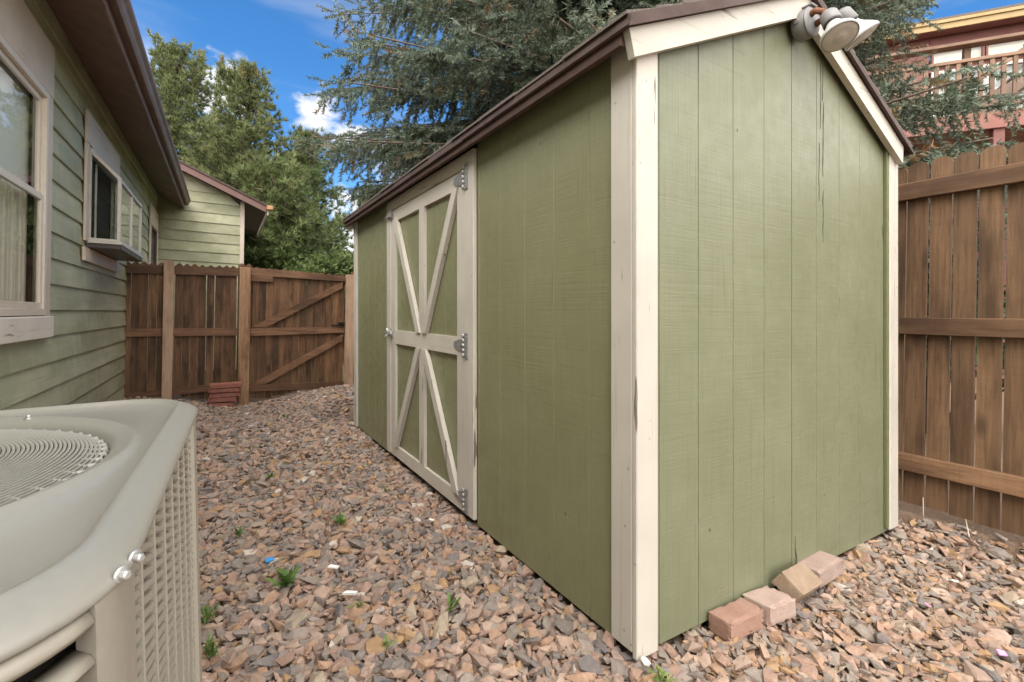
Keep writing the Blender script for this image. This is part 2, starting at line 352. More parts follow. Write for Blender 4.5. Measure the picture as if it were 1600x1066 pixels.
m_leaf = mat_leaf('broad_leaves', [(0.0, (0.055, 0.085, 0.028)), (0.5, (0.125, 0.17, 0.055)), (1.0, (0.22, 0.255, 0.10))], 0.5, 0.35)
m_darkleaf = mat_leaf('dark_shrub_leaves', [(0.0, (0.020, 0.035, 0.018)), (0.6, (0.045, 0.07, 0.032)), (1.0, (0.10, 0.15, 0.06))], 0.5, 0.2)
m_weed = mat_leaf('weed_leaves', [(0.0, (0.075, 0.14, 0.035)), (0.5, (0.14, 0.24, 0.055)), (0.85, (0.26, 0.31, 0.10)), (1.0, (0.34, 0.29, 0.14))], 0.5, 0.3)
m_gravel = mat_gravel(); m_ground = mat_ground()
m_rdhouse = mat_plain('red_house_siding', (0.185, 0.075, 0.062), 0.7, var=0.1, scale=6)
m_rdband = mat_plain('red_deck_band', (0.245, 0.102, 0.08), 0.7, var=0.08, scale=6)
m_deck = mat_cedar('tan_deck_lumber', (0.17, 0.105, 0.07), (0.235, 0.15, 0.10), (0.29, 0.19, 0.13), 2, knots=0.1)
m_gold = mat_plain('ochre_fascia', (0.34, 0.235, 0.10), 0.6, var=0.08, scale=6)
m_greywood = mat_plain('grey_brown_lumber', (0.20, 0.145, 0.11), 0.8, var=0.2, scale=12)
m_blue = mat_plain('blue_plastic', (0.05, 0.28, 0.62), 0.4)
m_white = mat_plain('white_chip', (0.80, 0.79, 0.76), 0.6)
m_pink = mat_plain('pink_petal', (0.72, 0.30, 0.58), 0.6)
m_straw = mat_plain('pale_stick', (0.60, 0.50, 0.37), 0.8)

# ------------------------------------------------------------------ mesh helpers
class MB:
    def __init__(s): s.v = []; s.f = []; s.sm = []
    def add(s, vs, fs, smooth=False):
        b = len(s.v); s.v += [tuple(p) for p in vs]; s.f += [tuple(i + b for i in f) for f in fs]; s.sm += [smooth] * len(fs); return s
    def box(s, x0, x1, y0, y1, z0, z1, c=0.0, m=None):
        if c <= 0:
            vs = [(x, y, z) for x in (x0, x1) for y in (y0, y1) for z in (z0, z1)]
            fs = [(0, 1, 3, 2), (4, 6, 7, 5), (0, 4, 5, 1), (2, 3, 7, 6), (0, 2, 6, 4), (1, 5, 7, 3)]
        else:
            c = min(c, (x1 - x0) * .45, (y1 - y0) * .45, (z1 - z0) * .45)
            vs = []; idx = {}
            X, Y, Z = (x0, x1), (y0, y1), (z0, z1)
            for i in (0, 1):
                for j in (0, 1):
                    for k in (0, 1):
                        si, sj, sk = 1 - 2 * i, 1 - 2 * j, 1 - 2 * k
                        for a in range(3):
                            p = [X[i] + si * c, Y[j] + sj * c, Z[k] + sk * c]; p[a] = (X[i], Y[j], Z[k])[a]
                            idx[(i, j, k, a)] = len(vs); vs.append(tuple(p))
            fs = []
            for a in range(3):
                for e in (0, 1):
                    q = []
                    for (u, w) in ((0, 0), (1, 0), (1, 1), (0, 1)):
                        t = [0, 0, 0]; t[a] = e; t[(a + 1) % 3] = u; t[(a + 2) % 3] = w
                        q.append(idx[(t[0], t[1], t[2], a)])
                    fs.append(tuple(q if e else q[::-1]))
            for a in range(3):
                b_, c_ = (a + 1) % 3, (a + 2) % 3
                for u in (0, 1):
                    for w in (0, 1):
                        t0 = [0, 0, 0]; t0[b_] = u; t0[c_] = w; t1 = list(t0); t1[a] = 1
                        q = [idx[(*t0, b_)], idx[(*t1, b_)], idx[(*t1, c_)], idx[(*t0, c_)]]
                        fs.append(tuple(q))
            for i in (0, 1):
                for j in (0, 1):
                    for k in (0, 1):
                        fs.append((idx[(i, j, k, 0)], idx[(i, j, k, 1)], idx[(i, j, k, 2)]))
        if m is not None: vs = [tuple(m @ Vector(p)) for p in vs]
        return s.add(vs, fs)
    def beam(s, p, q, w, h, c=0.002, up=(0, 0, 1)):
        # a board from p to q; w across, h along "up"
        p, q = Vector(p), Vector(q); d = (q - p); L = d.length; d.normalize()
        a = d.cross(Vector(up)).normalized(); b = a.cross(d)
        m = Matrix((d, a, b)).transposed().to_4x4(); m.translation = p
        return s.box(0, L, -w / 2, w / 2, -h / 2, h / 2, c, m)
    def prism(s, poly, d):
        n = len(poly); d = Vector(d)
        vs = [Vector(p) for p in poly] + [Vector(p) + d for p in poly]
        fs = [tuple(range(n))[::-1], tuple(range(n, 2 * n))] + [(i, (i + 1) % n, n + (i + 1) % n, n + i) for i in range(n)]
        return s.add(vs, fs)
    def loft(s, loops, cap0=True, cap1=True, smooth=True):
        n = len(loops[0]); vs = [p for l in loops for p in l]; fs = []
        for k in range(len(loops) - 1):
            for i in range(n):
                j = (i + 1) % n; fs.append((k * n + i, k * n + j, (k + 1) * n + j, (k + 1) * n + i))
        s.add(vs, fs, smooth); b = len(s.v) - len(vs)
        if cap0: s.f.append(tuple(b + i for i in range(n))[::-1]); s.sm.append(False)
        if cap1: s.f.append(tuple(b + (len(loops) - 1) * n + i for i in range(n))); s.sm.append(False)
        return s
    def tube(s, pts, rad, n=6, smooth=True, cap=True):
        pts = [Vector(p) for p in pts]; loops = []
        for i, p in enumerate(pts):
            d = (pts[min(i + 1, len(pts) - 1)] - pts[max(i - 1, 0)]).normalized()
            a = d.cross(Vector((0.31, 0.17, 0.93))).normalized(); b = d.cross(a)
            r = rad[i] if hasattr(rad, '__len__') else rad
            loops.append([p + a * (r * math.cos(2 * math.pi * k / n)) + b * (r * math.sin(2 * math.pi * k / n)) for k in range(n)])
        return s.loft(loops, cap, cap, smooth)
    def lathe(s, prof, origin, axis, n=24, cap0=True, cap1=True):
        ax = Vector(axis).normalized(); a = ax.cross(Vector((0.21, 0.13, 0.97))).normalized(); b = ax.cross(a); o = Vector(origin)
        return s.loft([[o + ax * h + a * (r * math.cos(2 * math.pi * k / n)) + b * (r * math.sin(2 * math.pi * k / n)) for k in range(n)] for r, h in prof], cap0, cap1)
    def mesh(s, name, mat, xf=None):
        me = bpy.data.meshes.new(name)
        vs = [xf(p) for p in s.v] if xf else s.v
        me.from_pydata(vs, [], s.f); me.polygons.foreach_set('use_smooth', s.sm)
        bm = bmesh.new(); bm.from_mesh(me); bmesh.ops.recalc_face_normals(bm, faces=bm.faces); bm.to_mesh(me); bm.free()
        me.materials.append(mat); me.update(); return me
    def build(s, name, mat, parent=None, xf=None, **props):
        return link(name, s.mesh(name, mat, xf), parent, **props)

def link(name, me, parent=None, loc=None, rot=None, **props):
    o = bpy.data.objects.new(name, me); COL.objects.link(o)
    if parent: o.parent = parent
    if loc is not None: o.location = loc
    if rot is not None: o.rotation_euler = rot
    for k, v in props.items(): o[k] = v
    return o
def thing(name, label, cat, loc=(0, 0, 0), rot=(0, 0, 0), group=None):
    o = link(name, None, None, loc, rot, label=label, category=cat)
    if group: o['group'] = group
    return o
def tag(o, label, cat, group=None):
    o['label'] = label; o['category'] = cat
    if group: o['group'] = group
    return o
def fast_mesh(name, V, T, mat, rnd=None, smooth=False):
    me = bpy.data.meshes.new(name); V = np.ascontiguousarray(V, dtype=np.float32); T = np.ascontiguousarray(T, dtype=np.int32)
    me.vertices.add(len(V)); me.vertices.foreach_set('co', V.ravel())
    me.loops.add(T.size); me.loops.foreach_set('vertex_index', T.ravel())
    me.polygons.add(len(T)); me.polygons.foreach_set('loop_start', np.arange(0, T.size, 3, dtype=np.int32))
    me.update(calc_edges=True)
    me.polygons.foreach_set('use_smooth', np.full(len(T), smooth, dtype=bool))
    if rnd is not None:
        a = me.attributes.new('rnd', 'FLOAT', 'POINT'); a.data.foreach_set('value', np.ascontiguousarray(rnd, dtype=np.float32))
    me.materials.append(mat); return me

# ------------------------------------------------------------------ ground
def gz(x, y):
    x = np.asarray(x, float); y = np.asarray(y, float)
    s = np.clip((y - 4.2) / 3.4, 0, 1); s = s * s * (3 - 2 * s)
    dip = 0.19 * np.exp(-((x - 0.35) / 0.75) ** 2) + 0.06
    z = -0.036 - s * dip
    z = z + 0.045 * np.exp(-((x - 1.5) / 0.6) ** 2 - ((y - 6.2) / 1.0) ** 2)
    z = z + 0.012 * np.sin(2.1 * x + 0.4) * np.sin(1.7 * y) * np.clip(1 - np.abs(y) / 12, 0, 1)
    return z + 0.02 * np.clip((x - 2.2), 0, 1.0)
xs = np.concatenate([np.linspace(-420, -12, 18), np.linspace(-9, -2, 8), np.linspace(-1.6, 4.0, 57), np.linspace(4.5, 12, 9), np.linspace(16, 420, 18)])
ys = np.concatenate([np.linspace(-420, -8, 18), np.linspace(-6, -1.5, 6), np.linspace(-1.2, 8.6, 99), np.linspace(9, 16, 8), np.linspace(20, 420, 18)])
GX, GY = np.meshgrid(xs, ys); GZ = gz(GX, GY)
nx, ny = len(xs), len(ys); ii = np.arange(nx * ny).reshape(ny, nx)
q = np.stack([ii[:-1, :-1], ii[:-1, 1:], ii[1:, 1:], ii[1:, :-1]], -1).reshape(-1, 4)
T = np.concatenate([q[:, [0, 1, 2]], q[:, [0, 2, 3]]])
link('ground', fast_mesh('ground', np.stack([GX.ravel(), GY.ravel(), GZ.ravel()], 1), T, m_ground, smooth=True), kind='structure')

# ------------------------------------------------------------------ garden shed
SX, SY = 1.09, 1.02                       # near corner
SW, SL, WH = 1.835, 3.51, 1.905           # width, length, wall height
PIT = 0.47
shear = lambda p: (p[0] - 0.016 * p[2], p[1] + 0.009 * p[2], p[2])
shed = thing('garden_shed', 'olive green shed with cream trim and a braced door', 'shed', (SX, SY, 0))
def groove_sheet(us, zb, top, place, thick=0.016, gw=0.0026, gd=0.0030, end0=True, end1=True):
    """a grooved plywood sheet: us = (u0, u1, [grooves]); place(u, depth, z) -> point, depth 0 is the face"""
    u0, u1, gs = us; prof = [(u0, 0.0)]
    for g in gs:
        if u0 + 0.012 < g < u1 - 0.012: prof += [(g - gw, 0.0), (g - gw + 0.0015, gd), (g + gw - 0.0015, gd), (g + gw, 0.0)]
    prof.append((u1, 0.0)); mb = MB(); n = len(prof)
    kinks = sorted(set([p[0] for p in prof]))
    vs = [place(u, d, zb) for u, d in prof] + [place(u, d, top(u)) for u, d in prof] + [place(u0, thick, zb), place(u1, thick, zb), place(u0, thick, top(u0)), place(u1, thick, top(u1))]
    fs = [(i, i + 1, n + i + 1, n + i) for i in range(n - 1)]
    a, b, c, d = 2 * n, 2 * n + 1, 2 * n + 2, 2 * n + 3
    fs += [(a, c, d, b), (0, n, c, a), (n - 1, b, d, 2 * n - 1), tuple(range(n)) + (b, a), tuple(range(n, 2 * n)) + (d, c)]
    mb.add(vs, fs); return mb
# front gable sheets (face at local y = .02), joint near the middle
gr = [0.12 + 0.193 * k for k in range(10)]
gtop = lambda u: min(WH - 0.02 + PIT * min(u, SW - u), 3)
def gplace(u, d, z): return (u, 0.02 + d, z)
for u0, u1 in ((0.022, gr[4] - 0.0025), (gr[4] + 0.0015, SW - 0.022)):
    segs = [(u0, min(u1, SW / 2)), (SW / 2, u1)] if u0 < SW / 2 < u1 else [(u0, u1)]
    if len(segs) == 2:
        mb = MB()
        for k, (a, b) in enumerate(segs):
            p = groove_sheet((a, b, gr), 0.006, gtop, gplace); mb.add(p.v, p.f)
    else: mb = groove_sheet((u0, u1, gr), 0.006, gtop, gplace)
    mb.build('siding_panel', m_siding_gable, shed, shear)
def crack(u, z0, z1, w, seed):
    g_ = random.Random(seed); n = 9; L, Rr_ = [], []; uu = u
    for i in range(n + 1):
        zz_ = z0 + (z1 - z0) * i / n; uu += g_.uniform(-0.003, 0.003); ww = w * g_.uniform(0.2, 1.0) * (0.1 if i in (0, n) else 1)
        L.append((uu - ww / 2, 0.0188, zz_)); Rr_.append((uu + ww / 2, 0.0188, zz_))
    MB().prism(L + Rr_[::-1], (0, 0.0011, 0)).build('crack', m_crack, shed, shear)
for args in ((1.118, 1.86, 2.15, 0.005, 1), (1.135, 1.66, 1.98, 0.007, 2), (1.108, 1.55, 1.80, 0.004, 3), (1.140, 1.38, 1.60, 0.006, 4), (1.13, 1.98, 2.14, 0.005, 5), (1.728, 1.50, 1.62, 0.006, 6), (1.715, 1.44, 1.52, 0.004, 7), (0.93, 0.02, 0.12, 0.009, 8), (0.92, 0.05, 0.17, 0.004, 9)): crack(*args)
# long side facing the path
sr = [0.238 + 0.2032 * k for k in range(18)]
def splace(u, d, z): return (0.02 + d, u, z)
for u0, u1 in ((0.02, 1.075), (1.0752 + 0.0, 1.076), (2.49, SL - 0.022)):
    if u1 - u0 < 0.05: continue
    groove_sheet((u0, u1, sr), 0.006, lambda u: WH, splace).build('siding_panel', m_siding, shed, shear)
# hidden sides and floor
groove_sheet((0.02, SL - 0.02, sr), 0.006, lambda u: WH, lambda u, d, z: (SW - 0.02 - d, u, z)).build('siding_panel', m_siding, shed, shear)
mb = MB()
for a, b in ((0.022, SW / 2), (SW / 2, SW - 0.022)):
    p = groove_sheet((a, b, gr), 0.006, gtop, lambda u, d, z: (u, SL - 0.02 - d, z)); mb.add(p.v, p.f)
mb.build('siding_panel', m_siding, shed, shear)
MB().box(0.07, SW - 0.07, 0.07, SL - 0.07, -0.03, 0.03).build('floor', m_dark, shed, shear)
# corner boards
CB = 0.094
for nm, mt, b in (('corner_board', m_cream_v, (0, CB, 0, 0.0195, 0.006, WH - 0.005)), ('corner_board', m_cream_v, (0, 0.0195, 0.020, 0.112, 0.02, WH - 0.005)),
                  ('corner_board', m_cream_v, (SW - CB, SW, 0, 0.0195, 0.02, WH - 0.005)), ('corner_board', m_cream_v, (SW - 0.0195, SW, 0.020, 0.112, 0.02, WH - 0.005)),
                  ('corner_board', m_cream_v, (0, 0.0195, SL - 0.09, SL - 0.020, 0.01, WH - 0.03)), ('corner_board', m_cream_v, (0, CB, SL - 0.0195, SL, 0.02, WH - 0.005)),
                  ('corner_board', m_cream_v, (SW - CB, SW, SL - 0.0195, SL, 0.02, WH - 0.005))):
    MB().box(*b, c=0.003).build(nm, mt, shed, shear)
MB().box(SW - CB - 0.0225, SW - CB - 0.0005, 0.004, 0.0195, 0.03, WH + 0.02, c=0.002).build('corner_batten', m_green_edge, shed, shear)
# roof: eave edge at x = -OV, slab + shingle courses
OVL, OVR, OF, OB = 0.066, 0.045, 0.030, 0.09
zr = lambda x: 1.905 + 0.035 + PIT * (min(x, SW - x))         # top of sheathing
mid = SW / 2
for sgn in (0, 1):
    fx = (lambda x: x) if sgn == 0 else (lambda x: SW - x)
    OV = OVL if sgn == 0 else OVR
    poly = [(fx(-OV), -OF, zr(-OV) - 0.022), (fx(mid), -OF, zr(mid) - 0.022), (fx(mid), -OF, zr(mid)), (fx(-OV), -OF, zr(-OV))]
    MB().prism(poly, (0, SL + OF + OB, 0)).build('roof_sheathing', m_redbrown, shed, shear)
    run = mid + OV; nc = 8; st = run / nc
    for c in range(nc):
        a = -OV - 0.012 + c * st; b = min(a + st + 0.03, mid)
        mb = MB()
        L = SL + OF + OB + 0.02; y0 = -OF - 0.012; tabs = 12
        for k in range(tabs):
            ya = y0 + L * k / tabs + 0.003; yb = y0 + L * (k + 1) / tabs - 0.003; j = rng.uniform(-0.004, 0.004)
            poly = [(fx(a + j), ya, zr(a) + 0.004), (fx(b), ya, zr(b) + 0.0015), (fx(b), ya, zr(b) + 0.005), (fx(a + j), ya, zr(a) + 0.013 + rng.uniform(0, 0.003))]
            mb.prism(poly, (0, yb - ya, 0))
        mb.build('shingle_course', m_shingle, shed, shear)
    # metal drip edge along eave and rakes
    e = -OV
    mb = MB()
    cut = 1.05
    for ya, yb, dz in ((-OF - 0.01, cut, 0.0), (cut + 0.002, SL + OB, -0.003)):
        poly = [(fx(e - 0.010), ya, zr(e) - 0.031 + dz), (fx(e - 0.004), ya, zr(e) - 0.036 + dz), (fx(e + 0.002), ya, zr(e) - 0.031), (fx(e + 0.002), ya, zr(e) + 0.001), (fx(e - 0.006), ya, zr(e) + 0.003 + dz)]
        mb.prism(poly, (0, yb - ya, 0))
    mb.build('drip_edge', m_brown_metal, shed, shear)
    MB().box(min(fx(e + 0.003), fx(e + 0.022)), max(fx(e + 0.003), fx(e + 0.022)), -OF + 0.032, SL + OB - 0.01, zr(e) - 0.068, zr(e) - 0.024, c=0.002).build('fascia_board', m_redbrown, shed, shear)
    for yy, dr in ((-OF - 0.010, 1), (SL + OB + 0.002, 1)):
        poly = [(fx(e - 0.008), yy, zr(e) - 0.034), (fx(mid), yy, zr(mid) - 0.034), (fx(mid), yy, zr(mid) + 0.002), (fx(e - 0.008), yy, zr(e) + 0.002)]
        mb = MB().prism(poly, (0, 0.008, 0))
        poly = [(fx(e - 0.008), yy - 0.006, zr(e) - 0.036), (fx(mid), yy - 0.006, zr(mid) - 0.036), (fx(mid), yy - 0.006, zr(mid) - 0.024), (fx(e - 0.008), yy - 0.006, zr(e) - 0.024)]
        mb.prism(poly, (0, 0.0058, 0)); mb.build('drip_edge', m_brown_metal, shed, shear)
    # rake boards, a 2x4 over the corner boards
    rz = lambda x, o: zr(x) - 0.032 - o
    ea, eb = (-0.056, -0.034) if sgn == 0 else (0.012, 0.020)
    poly = [(fx(ea), -0.026, rz(ea, 0)), (fx(mid), -0.026, rz(mid, 0)), (fx(mid), -0.026, rz(mid, 0.088)), (fx(eb), -0.026, rz(eb, 0.088))]
    MB().prism(poly, (0, 0.0255, 0)).build('rake_board', m_cream_x, shed, shear)
    poly = [(p[0], SL + 0.001, p[2]) for p in poly]
    MB().prism(poly, (0, 0.03, 0)).build('rake_board', m_cream_x, shed, shear)
MB().beam((mid, -OF - 0.01, zr(mid) + 0.012), (mid, SL + OB, zr(mid) + 0.012), 0.16, 0.012).build('ridge_cap', m_shingle, shed, shear)
# door frame and door
J0, J1 = 1.075, 2.49                       # outer jamb edges (local y)
D0, D1, DB, DT = 1.178, 2.396, 0.03, 1.783
for a, b in ((J0, D0 - 0.004), (D1 + 0.004, J1)):
    MB().box(-0.002, 0.019, a, b, 0.03, WH - 0.04, c=0.003).build('door_jamb', m_cream_v, shed, shear)
MB().box(-0.002, 0.019, D0 - 0.003, D1 + 0.003, DT + 0.006, WH - 0.04, c=0.003).build('door_header', m_cream_y, shed, shear)
door = link('door', groove_sheet((D0, D1, sr), DB, lambda u: DT, splace).mesh('door', m_siding, shear), shed)
def dboard(n, mt, pts, x0=0.002, x1=0.0195):
    return MB().prism([(x0, y, z) for y, z in pts], (x1 - x0, 0, 0)).build(n, mt, door, shear)
SWd = 0.092
def rect(a, b, c, d): return [(a, c), (b, c), (b, d), (a, d)]
dboard('stile', m_cream_v, rect(D0, D0 + SWd, DB, DT)); dboard('stile', m_cream_v, rect(D1 - SWd, D1, DB, DT))
dboard('rail', m_cream_y, rect(D0 + SWd, D1 - SWd, DT - 0.083, DT), x0=0.0025)
dboard('rail', m_cream_y, rect(D0 + SWd, D1 - SWd, 0.83, 0.925), x0=0.0025)
dboard('rail', m_cream_y, rect(D0 + SWd, D1 - SWd, DB, DB + 0.078), x0=0.0025)
cy = (D0 + D1) / 2; hw = 0.043
dboard('mullion', m_cream_v, rect(cy - hw, cy + hw, 0.926, DT - 0.084)); dboard('mullion', m_cream_v, rect(cy - hw, cy + hw, DB + 0.079, 0.829))
w2 = 0.078
yi0, yi1 = D0 + SWd, D1 - SWd
BX0, BX1 = -0.008, 0.0195                # braces of thicker stock, their ends cut level
def brace(ya, za, yb, zb2, w):
    d = Vector((yb - ya, zb2 - za)).normalized(); h = w / 2 / abs(d.y)
    dboard('brace', m_cream_v, [(ya - h, za), (ya + h, za), (yb + h, zb2), (yb - h, zb2)], BX0, 0.0175)
brace(yi0 + 0.012, DT - 0.075, cy - 0.046, 0.926, 0.058)
brace(yi1 - 0.012, DT - 0.075, cy + 0.046, 0.926, 0.058)
brace(yi0 + 0.010, DB + 0.072, cy - 0.046, 0.829, 0.058)
brace(yi1 - 0.010, DB + 0.072, cy + 0.046, 0.829, 0.058)
def hinge(z, mt):
    mb = MB()
    mb.prism([(-0.0045, D0 + 0.008, z - 0.036), (-0.0045, D0 + 0.115, z - 0.017), (-0.0045, D0 + 0.122, z), (-0.0045, D0 + 0.115, z + 0.017), (-0.0045, D0 + 0.008, z + 0.036)], (0.0035, 0, 0))
    mb.box(-0.0075, -0.003, D0 - 0.045, D0 - 0.012, z - 0.065, z + 0.065, c=0.001)
    for k in range(5): mb.lathe([(0.008, 0), (0.008, 0.023)], (-0.008, D0 - 0.002, z - 0.062 + 0.025 * k), (0, 0, 1), 10)
    h = mb.build('hinge', mt, door, shear)
    for a, b in ((-0.030, 0.045), (-0.030, -0.045), (0.03, 0.0), (0.07, 0.0)):
        MB().lathe([(0.0045, 0), (0.003, 0.0025)], (-0.0076 if a < 0 else -0.0046, D0 + a, z + b), (-1, 0, 0), 8).build('screw_head', m_galv, h, shear)
hinge(1.742, m_galv); hinge(0.885, m_galv); hinge(0.10, m_galv)
# middle hasp and top barrel bolt
def latch(z, big):
    y = D1
    mb = MB().box(-0.006, -0.002, y - 0.05, y - 0.006, z - 0.028, z + 0.028, c=0.001)
    mb.lathe([(0.007, 0), (0.007, 0.115)], (-0.015, y - 0.04, z), (0, 1, 0), 10)
    mb.box(-0.022, -0.003, y - 0.038, y - 0.026, z - 0.012, z + 0.012, c=0.001); mb.box(-0.022, -0.003, y + 0.02, y + 0.034, z - 0.014, z + 0.014, c=0.001)
    if big:
        mb.lathe([(0.022, 0), (0.022, 0.012)], (-0.03, y - 0.02, z + 0.012), (-1, 0, 0), 16)
        mb.tube([(-0.028, y - 0.03, z), (-0.045, y - 0.03, z - 0.025), (-0.045, y + 0.0, z - 0.03), (-0.028, y + 0.0, z)], 0.004, 8)
    return mb.build('latch', m_steel if big else m_galv, door, shear)
latch(0.905, True); latch(1.745, False)

# twin floodlight under the apex
fl = thing('twin_floodlight', 'grey twin floodlight fixed under the shed gable peak', 'floodlight', (SX, SY, 0))
B = Vector((0.862, 0.0195, 2.205))
mb = MB().lathe([(0.052, 0.0), (0.055, 0.004), (0.055, 0.048), (0.053, 0.05)], B, (0, -1, 0), 32)
jb = mb.build('junction_box', m_grey_paint, fl)
mb = MB().lathe([(0.056, 0.0505), (0.057, 0.054), (0.052, 0.058), (0.018, 0.060)], B, (0, -1, 0), 32); mb.build('cover_plate', m_grey_paint, jb)
MB().lathe([(0.011, 0), (0.011, 0.002)], B + Vector((-0.0553, -0.024, 0.0)), (-1, 0, 0.0), 14).build('knockout', m_galv, jb)
MB().box(B.x - 0.066, B.x - 0.050, 0.004, 0.018, B.z + 0.025, B.z + 0.05, c=0.001).build('mounting_ear', m_galv, jb)
MB().box(B.x - 0.02, B.x + 0.02, -0.045, 0.0, B.z + 0.057, B.z + 0.066, c=0.002).build('conduit_stub', m_grey_paint, jb)
def flood(c_lens, n, off, up):
    n = Vector(n).normalized(); cl = Vector(c_lens); base = cl - n * 0.125
    a = B + Vector((off, -0.058, up))
    arm = MB().tube([a, a + Vector((0, -0.018, 0.004)), (a + Vector((0, -0.03, 0.004))) * 0.5 + base * 0.5, base - n * 0.004], [0.013, 0.012, 0.011, 0.011], 10).build('swivel_arm', m_rust, fl)
    so_ = MB().lathe([(0.012, -0.012), (0.026, -0.004), (0.031, 0.004), (0.033, 0.05), (0.030, 0.053), (0.026, 0.046)], base, n, 28).build('lamp_holder', m_grey_paint, fl)
    MB().lathe([(0.024, 0.046), (0.027, 0.062), (0.036, 0.080), (0.052, 0.100), (0.061, 0.113), (0.0635, 0.121), (0.0625, 0.126), (0.058, 0.1275)], base, n, 40).build('lamp_bulb', m_lamp_white, fl)
    MB().lathe([(0.0285, 0.044), (0.0300, 0.0545), (0.0275, 0.060)], base, n, 28).build('gasket', m_black, fl)
    MB().lathe([(0.0605, 0.1262), (0.0615, 0.1280), (0.0600, 0.1292), (0.0580, 0.1285)], base, n, 40, False, False).build('bulb_rim', m_grey_paint, fl)
    MB().lathe([(0.0585, 0.1268), (0.05, 0.1305), (0.033, 0.1325), (0.016, 0.1330), (0.014, 0.1345), (0.006, 0.1350), (0.001, 0.1350)], base, n, 40, False, True).build('lamp_lens', m_lamp_glass, fl)
flood((0.845, -0.142, 2.090), (-0.17, -0.40, -0.90), -0.016, 0.022)
flood((1.012, -0.145, 2.140), (0.40, -0.42, -0.82), 0.020, -0.005)

# ------------------------------------------------------------------ house on the left
HZ = R(-0.6)
house = thing('house', 'green lap sided house with tan trimmed windows and deep brown eave', 'house', (-1.05, 4.4, 0), (0, 0, HZ))
Y = lambda y: y - 4.4
OPEN = [(Y(3.05), Y(4.43), 1.02, 2.47), (Y(5.66), Y(6.93), 1.67, 2.48), (Y(9.86), Y(10.68), 1.60, 2.45)]
EX, y_end, y_start = 0.189, Y(10.88), Y(-2.0)
def hboard(z0, z1, ya, yb, zc0, zc1):
    # bevel board of the course z0..z1, cut to zc0..zc1
    th = lambda z: 0.022 - 0.017 * (z - z0) / (z1 - z0)
    poly = [(-0.012, ya, zc0), (th(zc0), ya, zc0), (th(zc1), ya, zc1), (-0.012, ya, zc1)]
    MB().prism(poly, (0, yb - ya, 0)).build('siding_board', m_hsiding, house)
z = 0.46 - EX * 3
rr = random.Random(3)
while z < 3.12:
    z1 = min(z + EX + 0.0, 3.16); zt = z + EX
    cuts = [y_start, Y(rr.uniform(0.5, 3.0)), Y(rr.uniform(4.7, 6.6)), Y(rr.uniform(7.2, 9.6)), y_end]
    for a, b in zip(cuts[:-1], cuts[1:]):
        segs = [(a, b - 0.002, z, z1)]
        for (o0, o1, oz0, oz1) in OPEN:
            ns = []
            for (p, q2, c0, c1) in segs:
                if q2 <= o0 or p >= o1 or c1 <= oz0 or c0 >= oz1: ns.append((p, q2, c0, c1)); continue
                if p < o0: ns.append((p, o0, c0, c1))
                if q2 > o1: ns.append((o1, q2, c0, c1))
                pa, pb = max(p, o0), min(q2, o1)
                if c0 < oz0: ns.append((pa, pb, c0, oz0))
                if c1 > oz1: ns.append((pa, pb, oz1, c1))
            segs = ns
        for s_ in segs:
            if s_[1] - s_[0] > 0.01 and s_[3] - s_[2] > 0.01: hboard(z, zt, s_[0], s_[1], s_[2], s_[3])
    z += EX
MB().box(0.0, 0.028, y_start, y_end, 3.0, 3.13, c=0.004).build('frieze_board', m_hsiding, house)
# sloped soffit, fascia, gutter, roof
SO = 0.42
poly = [(-0.02, y_start, 3.155), (SO, y_start, 2.945), (SO, y_start, 2.965), (-0.02, y_start, 3.18)]
MB().prism(poly, (0, y_end - y_start, 0)).build('soffit', m_brown_paint, house)
MB().box(SO + 0.001, SO + 0.022, y_start, y_end - 0.25, 2.90, 3.06, c=0.003).build('fascia_board', m_brown_paint, house)
gx = SO + 0.0235
prof = [(gx, 2.965), (gx + 0.05, 2.955), (gx + 0.062, 2.975), (gx + 0.072, 3.010), (gx + 0.092, 3.035), (gx + 0.095, 3.062), (gx + 0.089, 3.064), (gx + 0.086, 3.040), (gx + 0.066, 3.014), (gx + 0.056, 2.980), (gx + 0.048, 2.962), (gx + 0.005, 2.972), (gx + 0.005, 3.062), (gx, 3.062)]
MB().prism([(a, y_start, b) for a, b in prof], (0, y_end - 0.28 - y_start, 0)).build('gutter', m_gutter, house)
for yy in (y_end - 0.2815,): MB().prism([(gx, yy, 2.966), (gx + 0.05, yy, 2.957), (gx + 0.07, yy, 3.01), (gx + 0.093, yy, 3.04), (gx + 0.095, yy, 3.06), (gx, yy, 3.06)], (0, 0.0012, 0)).build('gutter_cap', m_gutter, house)
poly = [(SO + 0.05, y_start, 3.066), (-4.0, y_start, 5.05), (-4.0, y_start, 5.10), (SO + 0.05, y_start, 3.086)]
roof = MB().prism(poly, (0, y_end + 3 - y_start, 0)).build('roof', m_shingle, house)
# house body so the wall is not a sheet
MB().box(-6.0, -2.5, y_start, y_end, -0.1, 3.1).build('house_body', m_hsiding, house)
MB().box(-2.499, -0.013, y_start, y_start + 0.1, -0.1, 3.1).build('house_body', m_hsiding, house)
